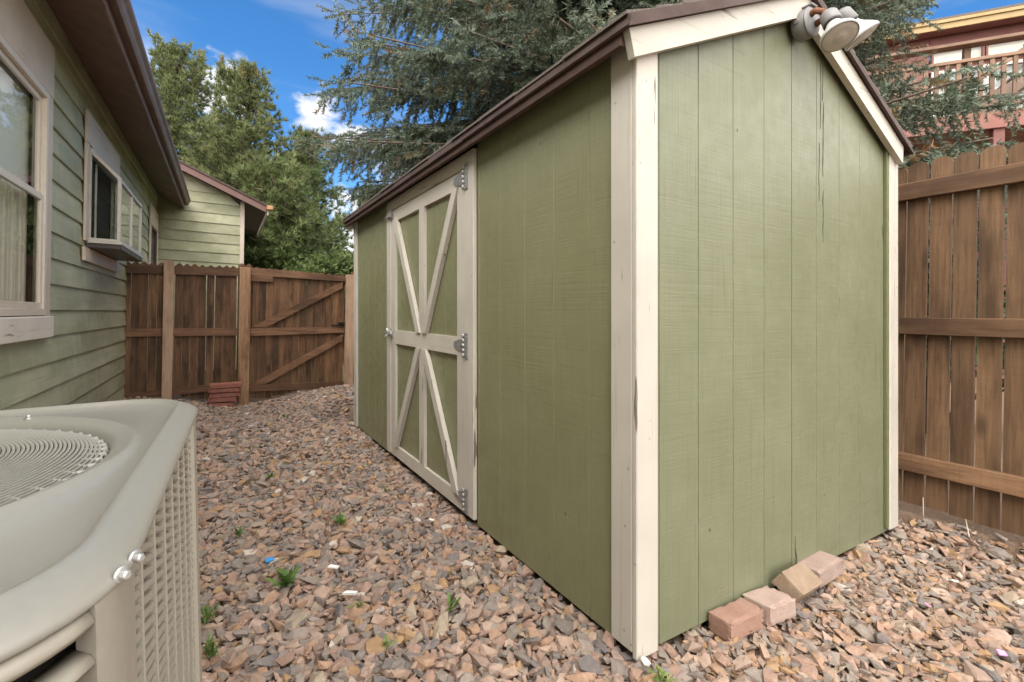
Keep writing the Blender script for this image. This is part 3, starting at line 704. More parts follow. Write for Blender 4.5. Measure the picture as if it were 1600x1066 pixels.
# windows
def room(parent, y0, y1, z0, z1, depth=0.8):
    mb = MB(); x0, x1 = -depth, -0.014; t = 0.02
    mb.box(x0 - t, x0, y0 - t, y1 + t, z0 - t, z1 + t); mb.box(x0, x1, y0 - t, y0, z0 - t, z1 + t); mb.box(x0, x1, y1, y1 + t, z0 - t, z1 + t)
    mb.box(x0, x1, y0, y1, z0 - t, z0); mb.box(x0, x1, y0, y1, z1, z1 + t)
    return mb.build('room_lining', m_dark, parent)
def frame4(mb, x0, x1, y0, y1, z0, z1, w, c=0.002):
    mb.box(x0, x1, y0, y0 + w, z0, z1, c); mb.box(x0, x1, y1 - w, y1, z0, z1, c); mb.box(x0, x1, y0 + w, y1 - w, z0, z0 + w, c); mb.box(x0, x1, y0 + w, y1 - w, z1 - w, z1, c); return mb
# 1: big single hung window near the unit
W = link('window', frame4(MB(), 0.0, 0.052, Y(3.05), Y(4.45), 0.99, 2.50, 0.045, 0.003).mesh('window', m_vinyl), house)
MB().box(0.0225, 0.048, Y(2.95), Y(4.57), 2.503, 2.865, 0.004).build('head_board', m_htrim_y, W)
MB().box(0.0225, 0.048, Y(4.453), Y(4.56), 0.985, 2.5015, 0.004).build('side_trim', m_htrim_v, W)
MB().box(0.0225, 0.048, Y(2.95), Y(3.047), 0.985, 2.5015, 0.004).build('side_trim', m_htrim_v, W)
MB().box(0.0225, 0.066, Y(2.93), Y(4.575), 0.835, 0.984, 0.006).build('sill_board', m_sill, W)
frame4(MB(), 0.004, 0.026, Y(3.096), Y(4.404), 1.78, 2.454, 0.035).build('upper_sash', m_vinyl, W)
frame4(MB(), 0.018, 0.042, Y(3.096), Y(4.404), 1.036, 1.80, 0.04).build('lower_sash', m_vinyl, W)
MB().box(0.012, 0.016, Y(3.13), Y(4.37), 1.815, 2.42).build('pane', m_glass, W)
MB().box(0.028, 0.032, Y(3.135), Y(4.365), 1.075, 1.76).build('pane', m_glass, W)
room(W, Y(3.0), Y(4.48), 0.96, 2.54)
ysb = np.linspace(Y(3.02), Y(4.46), 150); mb = MB(); vs = []
for i, yy in enumerate(ysb):
    xx = -0.055 + 0.012 * math.sin(i * 1.25) + 0.005 * math.sin(i * 0.37)
    vs += [(xx, yy, 1.0), (xx, yy, 1.80)]
nb = len(ysb); mb.add(vs, [(2 * i, 2 * i + 2, 2 * i + 3, 2 * i + 1) for i in range(nb - 1)], True); mb.build('curtain', m_blind, W)
MB().box(-0.055, -0.05, Y(3.02), Y(4.46), 1.79, 2.50).build('sky_reflection_sheet', m_white_reflection, W)  # white sheet added here, standing in for the sky mirrored in the pane
# 2: garden window, a glazed box hung on the wall
g0, g1, gxf, zb_, zt_, zf = Y(5.66), Y(6.95), 0.265, 1.65, 2.49, 2.24
G = link('garden_window', MB().box(0.0225, gxf + 0.008, g0 - 0.012, g1 + 0.012, zb_ - 0.062, zb_ - 0.02, 0.004).mesh('garden_window', m_bronze), house)
MB().box(0.0226, gxf + 0.014, g0 - 0.018, g1 + 0.018, zb_ - 0.019, zb_ + 0.006, 0.003).build('base_tray', m_alu, G)
MB().box(0.0225, 0.046, Y(5.545), g1 + 0.10, zt_ + 0.02, 2.79, 0.004).build('head_board', m_htrim_y, G)
MB().box(0.0225, 0.044, Y(5.545), g0 - 0.02, 1.64, zt_ + 0.018, 0.004).build('side_trim', m_htrim_v, G)
MB().box(0.0225, 0.044, g1 + 0.02, g1 + 0.10, 1.64, zt_ + 0.018, 0.004).build('side_trim', m_htrim_v, G)
MB().box(0.0225, 0.050, Y(5.515), g1 + 0.12, 1.46, zb_ - 0.066, 0.005).build('apron_board', m_htrim_y, G)
mb = MB(); w = 0.032; b = 0.0285
for yy in (g0, g1 - b):
    mb.box(gxf - b, gxf, yy, yy + b, zb_ + 0.007, zf, 0.003); mb.box(0.024, 0.024 + b, yy, yy + b, zb_ + 0.007, zt_, 0.003)
    mb.prism([(0.0245, yy + 0.001, zt_ - 0.03), (gxf, yy + 0.001, zf - 0.03), (gxf, yy + 0.001, zf + 0.006), (0.0245, yy + 0.001, zt_ + 0.006)], (0, b - 0.002, 0))
    mb.box(0.024 + b, gxf - b, yy + 0.002, yy + b - 0.002, zb_ + 0.007, zb_ + 0.03, 0.002)
ym = (g0 + g1) / 2
mb.box(gxf - b, gxf + 0.002, g0 + b, g1 - b, zf - 0.03, zf, 0.003); mb.box(gxf - b, gxf + 0.002, g0 + b, g1 - b, zb_ + 0.007, zb_ + 0.032, 0.003); mb.box(gxf - b + 0.004, gxf + 0.001, ym - 0.014, ym + 0.014, zb_ + 0.033, zf - 0.031, 0.003)
mb.box(0.024, 0.06, g0 + b, g1 - b, zt_ - 0.03, zt_ + 0.004, 0.003)
mb.build('frame', m_alu, G)
for a, c in ((g0 + b, ym - 0.015), (ym + 0.015, g1 - b)): MB().box(gxf - 0.018, gxf - 0.014, a, c, zb_ + 0.033, zf - 0.031).build('pane', m_glass2, G)
for yy in (g0 + 0.012, g1 - 0.016): MB().prism([(0.054, yy, zb_ + 0.031), (gxf - b - 0.001, yy, zb_ + 0.031), (gxf - b - 0.001, yy, zf - 0.012), (0.054, yy, zt_ - 0.058)], (0, 0.004, 0)).build('pane', m_glass2, G)
MB().prism([(0.0605, g0 + b, zt_ - 0.024), (gxf - 0.03, g0 + b, zf + 0.008), (gxf - 0.03, g0 + b, zf + 0.012), (0.0605, g0 + b, zt_ - 0.020)], (0, g1 - g0 - 2 * b, 0)).build('pane', m_glass2, G)
MB().box(0.03, gxf - 0.04, g0 + b + 0.004, g1 - b - 0.004, 1.985, 1.992).build('glass_shelf', m_glass2, G)
room(G, g0 - 0.03, g1 + 0.03, 1.60, 2.54)
MB().box(-0.3, -0.06, g0 + 0.28, g0 + 0.30, 1.63, 2.08).build('cabinet_panel', m_htrim_v, G)
MB().box(-0.10, -0.08, g0 + 0.12, g0 + 0.145, 1.63, 2.45).build('inner_post', m_vinyl, G)
MB().box(-0.012, 0.0, g0 + 0.5, g0 + 0.53, 1.67, 2.46).build('inner_post', m_vinyl, G)
# 3: far window
W3 = link('window', frame4(MB(), 0.0, 0.04, Y(9.86), Y(10.68), 1.60, 2.45, 0.04).mesh('window', m_bronze), house)
MB().box(0.0225, 0.046, Y(9.74), Y(10.80), 2.453, 2.78, 0.004).build('head_board', m_htrim_y, W3)
for a, c in ((9.74, 9.857), (10.683, 10.80)): MB().box(0.0225, 0.046, Y(a), Y(c), 1.55, 2.4515, 0.004).build('side_trim', m_htrim_v, W3)
MB().box(0.01, 0.014, Y(9.90), Y(10.64), 1.64, 2.41).build('pane', m_glass2, W3)
room(W3, Y(9.83), Y(10.71), 1.57, 2.48)
# wing at the far end, wall facing the camera, roof falling to the right
wx0, wx1, wy = -0.3, 1.335, Y(10.885)
wtop = lambda x: 3.62 - 0.43 * (x - 0.44)
z = 0.46 - EX * 3; 
while z < 3.9:
    zt = z + EX; a0, a1 = wx0, wx1
    poly = None
    def xr(zz): return min(wx1, 0.44 + (3.60 - zz) / 0.43)
    if xr(z) > wx0 + 0.1:
        p = [(wx0, wy - 0.022, z), (xr(z), wy - 0.022, z), (xr(zt), wy - 0.005, zt), (wx0, wy - 0.005, zt)]
        MB().prism(p, (0, 0.03, 0)).build('siding_board', m_hsiding, house)
    z += EX
MB().box(wx1 + 0.001, wx1 + 0.075, wy - 0.032, wy + 0.01, -0.1, wtop(wx1) - 0.03, 0.004).build('corner_board', m_htrim_v, house)
MB().box(wx1 - 1.6, wx1, wy + 0.03, wy + 4.0, -0.1, 3.1).build('house_body', m_hsiding, house)
we = 1.79
poly = [(-0.8, wy - 0.30, wtop(-0.8) + 0.02), (we, wy - 0.30, wtop(we) + 0.02), (we, wy - 0.30, wtop(we) + 0.08), (-0.8, wy - 0.30, wtop(-0.8) + 0.08)]
MB().prism(poly, (0, 4.6, 0)).build('wing_roof', m_brown_paint, house)
poly = [(-0.8, wy - 0.325, wtop(-0.8) - 0.05), (we - 0.02, wy - 0.325, wtop(we) - 0.05), (we - 0.02, wy - 0.325, wtop(we) + 0.065), (-0.8, wy - 0.325, wtop(-0.8) + 0.065)]
MB().prism(poly, (0, 0.024, 0)).build('wing_barge_board', mat_plain('plum_brown_paint', (0.145, 0.075, 0.062), 0.6, var=0.1), house)
poly = [(-0.8, wy - 0.345, wtop(-0.8) + 0.066), (we, wy - 0.345, wtop(we) + 0.066), (we, wy - 0.345, wtop(we) + 0.10), (-0.8, wy - 0.345, wtop(-0.8) + 0.10)]
MB().prism(poly, (0, 0.044, 0)).build('wing_roof_edge', m_brown_metal, house)
MB().box(we - 0.001, we + 0.022, wy - 0.30, wy + 4.2, wtop(we) - 0.10, wtop(we) + 0.03, 0.003).build('wing_fascia', m_htrim_y, house)
MB().box(we - 0.015, we + 0.10, wy - 0.36, wy - 0.24, wtop(we) + 0.0, wtop(we) + 0.085, 0.01).build('wing_gutter_end', mat_plain('rusty_orange_gutter', (0.40, 0.19, 0.09), 0.6, var=0.2), house)

# ------------------------------------------------------------------ fence and gate behind the path
FY = 7.78
def fence_top(x): return 1.655 + 0.018 * (x + 1.0)
pk_cache = {}
def picket_mesh(kind, w, h, t, cut, n=0):
    key = (kind, round(w, 3), round(h, 2), n)
    if key in pk_cache: return pk_cache[key]
    if kind == 'pointed': pts = [(-w / 2, 0), (w / 2, 0), (w / 2, h - cut), (w * 0.09, h), (-w * 0.09, h), (-w / 2, h - cut)]
    else: pts = [(-w / 2, 0), (w / 2, 0), (w / 2, h - cut), (w / 2 - cut * 0.30, h - cut * 0.45), (w / 2 - cut, h), (-w / 2 + cut, h), (-w / 2 + cut * 0.30, h - cut * 0.45), (-w / 2, h - cut)]
    mb = MB().prism([(x, 0, z) for x, z in pts], (0, t, 0))
    me = mb.mesh('picket', m_cedar_v if kind == 'pointed' else m_cedar_v2); pk_cache[key] = me; return me
fence = thing('wooden_fence', 'stained brown picket fence panel between house and gate', 'fence', (0, FY, 0))
gate = thing('gate', 'brown picket gate with two diagonal braces beside the shed', 'gate', (0, FY, 0))
sp = 0.0905; x = -1.0; k = 0
rp = random.Random(5)
while x < 2.9:
    if not (1.70 < x - 0.0 < 1.83):
        par = gate if 0.39 < x < 1.70 else fence
        ztop = fence_top(x) - (0.10 * max(0, (x - 0.4) / 1.3) * 0.6 if 0.39 < x < 1.70 else 0) + rp.uniform(-0.006, 0.006)
        zbot = float(gz(x, FY)) + 0.05 + rp.uniform(-0.015, 0.01)
        h = round((ztop - zbot) / 0.03) * 0.03
        link('picket', picket_mesh('pointed', 0.0875, h, 0.015, 0.035, k % 2), par, (x, 0.021 + rp.uniform(0, 0.002), ztop - h), (0, R(rp.uniform(-0.25, 0.25)), 0))
    x += sp + rp.uniform(-0.001, 0.0025); k += 1
def fr(par, x0, x1, z0, z1, zc0, zc1, nm='rail', mt=m_cedar_x, y0=-0.018, y1=0.020):
    return MB().prism([(x0, y0, z0), (x1, y0, z1), (x1, y0, zc1), (x0, y0, zc0)], (0, y1 - y0, 0)).build(nm, mt, par)
fr(fence, -1.06, 0.252, 1.502, 1.535, 1.612, 1.650)
fr(fence, -1.06, 0.252, 0.690, 0.700, 0.790, 0.805)
fr(fence, -1.06, 0.252, -0.13, -0.045, -0.045, 0.045)
fr(fence, 1.84, 2.95, 1.48, 1.48, 1.58, 1.58); fr(fence, 1.84, 2.95, 0.62, 0.62, 0.71, 0.71)
MB().box(-0.605, -0.495, -0.108, -0.019, -0.22, 1.690, 0.004).build('post', m_post, fence)
MB().box(0.254, 0.392, -0.115, 0.020, -0.36, 1.655, 0.004).build('post', m_post2, fence)
MB().box(1.708, 1.83, -0.09, 0.02, -0.35, 1.64, 0.004).build('post', m_post, fence)
for k2 in range(2): link('picket', picket_mesh('pointed', 0.0875, 1.5, 0.015, 0.035, 0), fence, (0.283 + 0.087 * k2, 0.023, 0.222))
fr(gate, 0.398, 1.700, 1.560, 1.535, 1.668, 1.622)
fr(gate, 0.398, 1.700, 0.690, 0.735, 0.800, 0.825)
fr(gate, 0.398, 1.700, -0.105, -0.130, -0.010, -0.030)
fr(gate, 0.400, 0.68, 1.475, 1.475, 1.555, 1.555)
def gbrace(p, q, w):
    (x0, z0), (x1, z1) = p, q
    MB().prism([(x0, -0.017, z0), (x0 + w * 1.9, -0.017, z0), (x1, -0.017, z1 - w), (x1, -0.017, z1)], (0, 0.035, 0)).build('brace', m_cedar_x, gate)
gbrace((0.41, 0.812), (1.66, 1.53), 0.10); gbrace((0.415, -0.008), (1.67, 0.705), 0.10)
mb = MB().box(1.50, 1.695, -0.034, -0.019, 0.83, 0.862, 0.003); mb.box(1.60, 1.70, -0.05, -0.018, 0.865, 0.90, 0.004); mb.lathe([(0.01, 0), (0.01, 0.03)], (1.62, -0.05, 0.88), (0, -1, 0), 10); mb.build('latch', m_black, gate)

# ------------------------------------------------------------------ privacy fence on the right
RX = 3.25
pf = thing('privacy_fence', 'tall brown dog eared privacy fence right of the shed', 'fence', (RX, 0, 0))
y = 0.677 + 0.0975 * 45; k = 0
while y > -1.6:
    h = 1.86 + rp.uniform(-0.012, 0.012); h = round(h, 2)
    link('picket', picket_mesh('dog', 0.0885, h, 0.016, 0.026, k % 3), pf, (0.003 + rp.uniform(0, 0.003), y, 0.052 + rp.uniform(-0.008, 0.008)), (R(rp.uniform(-0.25, 0.25)), 0, R(90)))
    y -= 0.0975; k += 1
for z0, z1 in ((1.712, 1.803), (0.978, 1.069), (0.237, 0.328)):
    for ya, yb in ((-1.7, 2.4), (2.402, 5.1)):
        MB().box(-0.055, -0.0145, ya, yb, z0, z1, 0.003).build('rail', m_cedar_y, pf)
for yy in (-1.5, 2.4, 4.9): MB().box(0.0, 0.09, yy, yy + 0.09, -0.3, 1.8, 0.004).build('post', m_post, pf, ) if False else None

# ------------------------------------------------------------------ air conditioner
acx, acy, AH, AR = -0.491, 0.815, 0.85, 0.450
FOX, FOY = 0.026, 0.030
ac = thing('air_conditioner', 'taupe outdoor air conditioning unit in the foreground', 'air conditioner', (acx + 0.03, acy, -0.005), (0, R(-2.0), R(-2.0)))
N = 160
def sq(a, n=0):
    rc = (0.130 - (AR - a) * 0.5) if n == 0 else n
    def f(th):
        c, s_ = abs(math.cos(th)), abs(math.sin(th)); k = a - rc
        if c >= s_ and a * s_ / c <= k: return a / c
        if s_ > c and a * c / s_ <= k: return a / s_
        bq = k * (c + s_); return bq + math.sqrt(max(0, bq * bq - 2 * k * k + rc * rc))
    return f
def ring(fr_, z):
    out = []
    for k in range(N):
        th = 2 * math.pi * k / N; r = fr_(th) if callable(fr_) else fr_; zz = z(th) if callable(z) else z; k_ = 0 if callable(fr_) else 1
        out.append((r * math.cos(th) + FOX * k_, r * math.sin(th) + FOY * k_, zz))
    return out
def lerpf(f, g, t): return lambda th: f(th) * (1 - t) + (g(th) if callable(g) else g) * t
S = sq(AR)
loops = [ring(sq(AR - 0.004), AH - 0.022), ring(sq(AR - 0.001), AH - 0.0215), ring(sq(AR), AH - 0.020), ring(sq(AR), AH - 0.0165), ring(sq(AR - 0.003), AH - 0.012), ring(sq(AR - 0.009), AH - 0.007), ring(sq(AR - 0.018), AH - 0.0025), ring(sq(AR - 0.025), AH + 0.0006), ring(sq(AR - 0.0285), AH + 0.0022), ring(sq(AR - 0.0315), AH + 0.0018), ring(sq(AR - 0.0345), AH - 0.0015),
         ring(sq(AR - 0.038), AH - 0.0045), ring(sq(AR - 0.047), AH - 0.0070), ring(0.3715, AH - 0.0085), ring(0.3685, AH - 0.0035), ring(0.364, AH - 0.002), ring(0.3595, AH - 0.004), ring(0.353, AH - 0.007), ring(0.347, AH - 0.0085), ring(0.341, AH - 0.013), ring(0.336, AH - 0.022), ring(0.334, AH - 0.045)]
MB().loft(loops, False, False).build('top_cover', m_ac, ac)
# fan guard: concentric wires over radial wires that dive at the rim
mb = MB()
def dome(r): return AH - 0.010 - 0.010 * max(0, (r - 0.27) / 0.06) ** 2 * (1 if r > 0.27 else 0) + 0.006 * (1 - (r / 0.33) ** 2)
rads = list(np.arange(0.05, 0.334, 0.0046))
for r in rads:
    n = max(40, int(220 * r / 0.33)); pts = [(r * math.cos(2 * math.pi * k / n), r * math.sin(2 * math.pi * k / n)) for k in range(n)]
    lp = []
    for k in range(4):
        aa = 2 * math.pi * k / 4 + 0.785; lp.append([(r + 0.0025 * math.cos(aa), 0.0025 * math.sin(aa)) for _ in range(1)])
    loops = []
    for k in range(4):
        dr, dz = lp[k][0][0], lp[k][0][1]
        loops.append([(dr * math.cos(2 * math.pi * i / n), dr * math.sin(2 * math.pi * i / n), dome(r) + dz) for i in range(n)])
    mb.loft(loops + [loops[0]], False, False)
go_ = mb.build('fan_guard', m_ac_wire, ac); go_.location = (FOX, FOY, 0)
for k in range(72):
    th = 2 * math.pi * k / 72
    if k == 0:
        pts = [(r, 0.0, dome(r) - 0.0016) for r in (0.302, 0.310, 0.318, 0.325)] + [(0.331, 0.003, AH - 0.018), (0.336, 0.006, AH - 0.034)]
        me = MB().tube(pts, [0.0012, 0.0024, 0.0032, 0.0034, 0.0036, 0.0034], 8).mesh('guard_wire', m_ac_wire)
    link('guard_wire', me, ac, (FOX, FOY, 0), (0, 0, th))
MB().lathe([(0.075, 0), (0.078, 0.004), (0.06, 0.008), (0.001, 0.009)], (FOX, FOY, dome(0) - 0.001), (0, 0, 1), 32).build('hub_cap', m_ac, ac)
fanb = MB()
for k in range(3):
    a = 2 * math.pi * k / 3
    m = Matrix.Rotation(a, 4, 'Z') @ Matrix.Translation((0.19, 0, AH - 0.16)) @ Matrix.Rotation(R(24), 4, 'X')
    fanb.box(-0.13, 0.13, -0.10, 0.10, -0.0015, 0.0015, 0, m)
fanb.lathe([(0.06, 0), (0.06, 0.06)], (0, 0, AH - 0.2), (0, 0, 1), 20); fanb.build('fan', m_galv, ac)
# cabinet: inner dark core, base pan, corner posts
BR = AR - 0.008
MB().loft([ring(sq(BR - 0.03, 0.1), 0.03), ring(sq(BR - 0.03, 0.1), AH - 0.06)], True, False).build('coil_core', m_dark, ac)
MB().loft([ring(sq(AR - 0.003), 0.0), ring(sq(AR), 0.004), ring(sq(AR), 0.045), ring(sq(AR - 0.012), 0.05)], True, True).build('base_pan', m_ac_side, ac)
pw = 0.075
for th, hw_ in ((math.pi / 4, 0.225), (3 * math.pi / 4, 0.225), (-3 * math.pi / 4, 0.225), (-0.655, 0.060)):
    pts = []
    for k in range(13):
        a = th + (k - 6) / 6 * hw_; r = sq(BR + 0.003, 0.11)(a); pts.append((r * math.cos(a), r * math.sin(a)))
    inn = [(px_ * 0.97, py_ * 0.97) for px_, py_ in pts][::-1]
    lp = pts + inn
    MB().loft([[(a, b, 0.05) for a, b in lp], [(a, b, AH - 0.021) for a, b in lp]], True, True, False).build('corner_post', m_ac_side, ac)
# right side: columns of slanted louvers
CW, ROWP = 0.0775, 0.0132
ylo = -0.310; ncol = 8
def louver_mesh():
    d = 0.026
    poly = [(0.0, 0.002, 0.0), (0.0, 0.0, 0.0105), (0.006, 0.0, 0.0085), (0.0085, 0.0, 0.003), (0.006, 0.0, 0.0)]
    L = CW - 0.0035
    a = [(x_, 0.003, z_) for x_, _, z_ in poly]; b_ = [(x_ * 0.9, L, z_ - d) for x_, _, z_ in poly]
    n = len(a); return MB().add(a + b_, [tuple(range(n))[::-1], tuple(range(n, 2 * n))] + [(i, (i + 1) % n, n + (i + 1) % n, n + i) for i in range(n)]).mesh('louver', m_ac_side)
lm = louver_mesh()
items = []
for c in range(ncol):
    for r_ in range(57):
        zz = 0.085 + ROWP * r_
        if zz > AH - 0.034: continue
        items.append((ylo + c * CW, zz))
items.sort(key=lambda t: -t[1])
rest = MB()
for i, (yy, zz) in enumerate(items):
    if i < 296: link('louver', lm, ac, (BR - 0.010, yy, zz))
    else:
        vs = [(v.co.x + BR - 0.010, v.co.y + yy, v.co.z + zz) for v in lm.vertices]; rest.add(vs, [tuple(p.vertices) for p in lm.polygons])
# the sides turned from the camera carry the same louvers, joined
for ang in (90, 180):
    m = Matrix.Rotation(R(ang), 4, 'Z')
    for (yy, zz) in items:
        vs = [tuple(m @ Vector((v.co.x + BR - 0.010, v.co.y + yy, v.co.z + zz))) for v in lm.vertices]; rest.add(vs, [tuple(p.vertices) for p in lm.polygons])
rest.build('louver_bank', m_ac_side, ac, kind='stuff')
for c in range(ncol + 1):
    MB().box(BR - 0.012, BR - 0.0015, ylo + c * CW - 0.0022, ylo + c * CW + 0.0022, 0.05, AH - 0.021, 0.001).build('louver_rib', m_ac_side, ac)
MB().box(BR - 0.016, BR - 0.0125, ylo, -ylo, 0.05, AH - 0.021).build('louver_backing', m_ac_side, ac)
# front: horizontal louvers that wrap the near corner, dark slots between them
ths = [-0.716 - k * 0.025 for k in range(12)] + [-1.05 - k * 0.1 for k in range(9)]
def wrap(off, z): return [(sq(BR + off, 0.11)(a) * math.cos(a), sq(BR + off, 0.11)(a) * math.sin(a), z) for a in ths]
def slat(zz, hh):
    rows = [wrap(-0.012, zz + hh), wrap(0.000, zz + hh * 0.8), wrap(0.003, zz + hh * 0.35), wrap(0.001, zz), wrap(-0.010, zz + hh * 0.15)]
    n = len(ths); vs = [p for r_ in rows for p in r_]; fs = []
    for k in range(4):
        for i_ in range(n - 1): fs.append((k * n + i_, k * n + i_ + 1, (k + 1) * n + i_ + 1, (k + 1) * n + i_))
    for e_ in (0, n - 1): fs.append(tuple(k * n + e_ for k in range(5)))
    for i_ in range(n - 1): fs.append((4 * n + i_, 4 * n + i_ + 1, i_ + 1, i_))
    return MB().add(vs, fs, True)
slat(AH - 0.036, 0.014).build('front_header', m_ac_side, ac)
fm = slat(0.0, 0.0105).mesh('front_louver', m_ac_side)
for k in range(24): link('front_louver', fm, ac, (0, 0, AH - 0.063 - 0.0285 * k))
MB().loft([[(x_ * 0.95, y_ * 0.95, 0.05) for x_, y_, _ in wrap(-0.02, 0)], [(x_ * 0.95, y_ * 0.95, AH - 0.03) for x_, y_, _ in wrap(-0.02, 0)]], False, False, False).build('front_backing', m_dark, ac)
def screw(p, d, s=0.8):
    MB().lathe([(0.0075 * s, 0), (0.0075 * s, 0.0015), (0.0045 * s, 0.0016)], p, d, 14).lathe([(0.0045 * s, 0.0015), (0.0045 * s, 0.006), (0.003 * s, 0.007)], p, d, 6).build('screw', m_steel, ac)
dg = Vector((1, -1, 0)).normalized(); 
for th_, zz in ((-0.672, AH - 0.014), (-0.632, AH - 0.014), (0.775, AH - 0.016), (0.775, AH - 0.30)):
    r = sq(AR)(th_) if zz > AH - 0.06 else sq(BR + 0.003, 0.11)(th_); screw((r * math.cos(th_), r * math.sin(th_), zz), (math.cos(th_), math.sin(th_), 0))
screw((0.20, 0.345, AH - 0.006), (0, 0, 1))
MB().box(acx - 0.47, acx + 0.47, acy - 0.47, acy + 0.47, -0.09, -0.006, 0.01).build('concrete_pad', m_conc, None, kind='structure')

# ------------------------------------------------------------------ bricks
def brick(dim, loc, rot, mt, label, group):
    a, b, c = dim
    bm = bmesh.new(); bmesh.ops.create_cube(bm, size=1.0); bmesh.ops.subdivide_edges(bm, edges=bm.edges, cuts=7, use_grid_fill=True)
    for v in bm.verts:
        e_ = sum(abs(abs(q_) - 0.5) < 1e-4 for q_ in v.co)
        p = Vector((v.co.x * a, v.co.y * b, v.co.z * c)); n_ = Vector((random.uniform(-1, 1), random.uniform(-1, 1), random.uniform(-1, 1)))
        p += n_ * 0.00035
        if e_ >= 2: p -= Vector([math.copysign(1, q_) if abs(abs(q_) - 0.5) < 1e-4 else 0 for q_ in v.co]) * (0.0014 + (random.random() ** 9) * 0.006 * (1 if e_ == 2 else 1.5))
        v.co = p
    me = bpy.data.meshes.new('brick'); bm.to_mesh(me); bm.free(); me.materials.append(mt); me.polygons.foreach_set('use_smooth', [False] * len(me.polygons)); o = link('brick', me)
    o.location = loc; o.rotation_euler = rot; return tag(o, label, 'brick', group)
g1_ = 'bricks lying along the shed gable wall'
brick((0.180, 0.088, 0.068), (1.530, 0.985, 0.012), (R(-3), R(0), R(-1.5)), m_brick, 'reddish brown brick at the near end of the row along the shed gable', g1_)
brick((0.150, 0.110, 0.066), (1.708, 0.975, 0.014), (R(-4), R(1.5), R(-3)), m_brick_pale, 'pale dusty pink brick lying next to the reddish brown end brick', g1_)
brick((0.190, 0.095, 0.066), (1.905, 0.978, 0.040), (R(33), R(5), R(6)), m_brick_tan, 'tan brick tipped on its edge in the row by the shed', g1_)
brick((0.190, 0.095, 0.066), (2.112, 1.000, 0.030), (R(-2), R(-2), R(1)), m_brick_pale, 'pale pink brick at the far end of the row along the shed', g1_)
g2_ = 'bricks stacked at the gate post'
stk = [(0.055, 7.545, -0.265, 4, 0.30, 'bottom brick of the red stack at the gate post'), (0.075, 7.55, -0.195, -3, 0.33, 'second brick from the bottom of the red stack by the gate post'),
       (0.095, 7.55, -0.135, 2, 0.35, 'third brick from the bottom of the red stack by the gate post'), (0.09, 7.555, -0.070, -2, 0.36, 'fourth brick up, just under the top of the red stack'), (0.11, 7.55, -0.008, 3, 0.375, 'top brick of the red stack at the gate post')]
for (bx, by, bz, ro, ln, lab) in stk:
    brick((ln, 0.17, 0.056), (bx, by, bz + 0.045), (0, R(random.uniform(-1, 1)), R(ro)), m_brick_red, lab, g2_)

# ------------------------------------------------------------------ neighbour's deck and house
yaw = R(35)                              # local +x runs along the rail to the far left, local +y away from the camera
Wd = Vector((math.sin(-yaw), math.cos(-yaw), 0)); Nd = Vector((math.cos(yaw), math.sin(yaw), 0))
P0 = Vector((10.926, 2.26, 0))
ang = math.atan2(Wd.y, Wd.x)
mir = lambda p: p
# local frame: x along Wd, y = -Nd (towards the camera) so the frame stays right handed
deck = thing('wooden_deck', 'raised tan wooden deck with railing beyond the privacy fence', 'deck', P0, (0, 0, ang))
nh = thing('red_house', 'red neighbour house with ochre fascia behind the raised deck', 'house', P0, (0, 0, ang))
dx0, dx1 = -3.2, 3.6
cap = lambda z0, z1, y0, y1, nm, mt, par, a=dx0, b=dx1: MB().box(a, b, y0, y1, z0, z1, 0.004).build(nm, mt, par)
md = mat_cedar('tan_deck_rail', (0.18, 0.11, 0.075), (0.245, 0.155, 0.105), (0.29, 0.19, 0.135), 0, knots=0.1)
cap(5.355, 5.41, -0.02, 0.07, 'rail', md, deck); cap(4.575, 4.63, -0.02, 0.07, 'rail', md, deck)
cap(5.63, 5.68, -0.07, 0.12, 'cap_rail', md, deck)
me = MB().box(-0.030, 0.030, -0.012, 0.026, 4.631, 5.354, 0.003).mesh('baluster', m_deck)
for k in range(int((dx1 - dx0) / 0.1425)):
    xx = -0.016 + 0.1425 * (k - 22)
    if dx0 < xx < dx1: link('baluster', me, deck, (xx, 0.03, 0))
for xx in (-2.2, -0.75, 0.70, 2.15, 3.5):
    MB().box(xx - 0.045, xx + 0.045, -0.035, 0.055 - 0.077, 4.2, 5.629, 0.004).build('post', m_deck, deck) if False else MB().box(xx - 0.045, xx + 0.045, -0.112, -0.0215, 4.47, 5.629, 0.004).build('post', m_deck, deck)
cap(4.22, 4.465, 0.02, 0.06, 'rim_board', m_rdband, deck)
for k in range(16): MB().box(dx0, dx1, 0.05 - 0.145 * (k + 1), 0.05 - 0.145 * k - 0.006, 4.468, 4.505, 0.002).build('deck_board', md, deck)
for xx in (-3.0, 0.3, 3.4): MB().box(xx - 0.07, xx + 0.07, -0.13, 0.018, -0.1, 4.4, 0.004).build('support_post', m_rdhouse, deck)
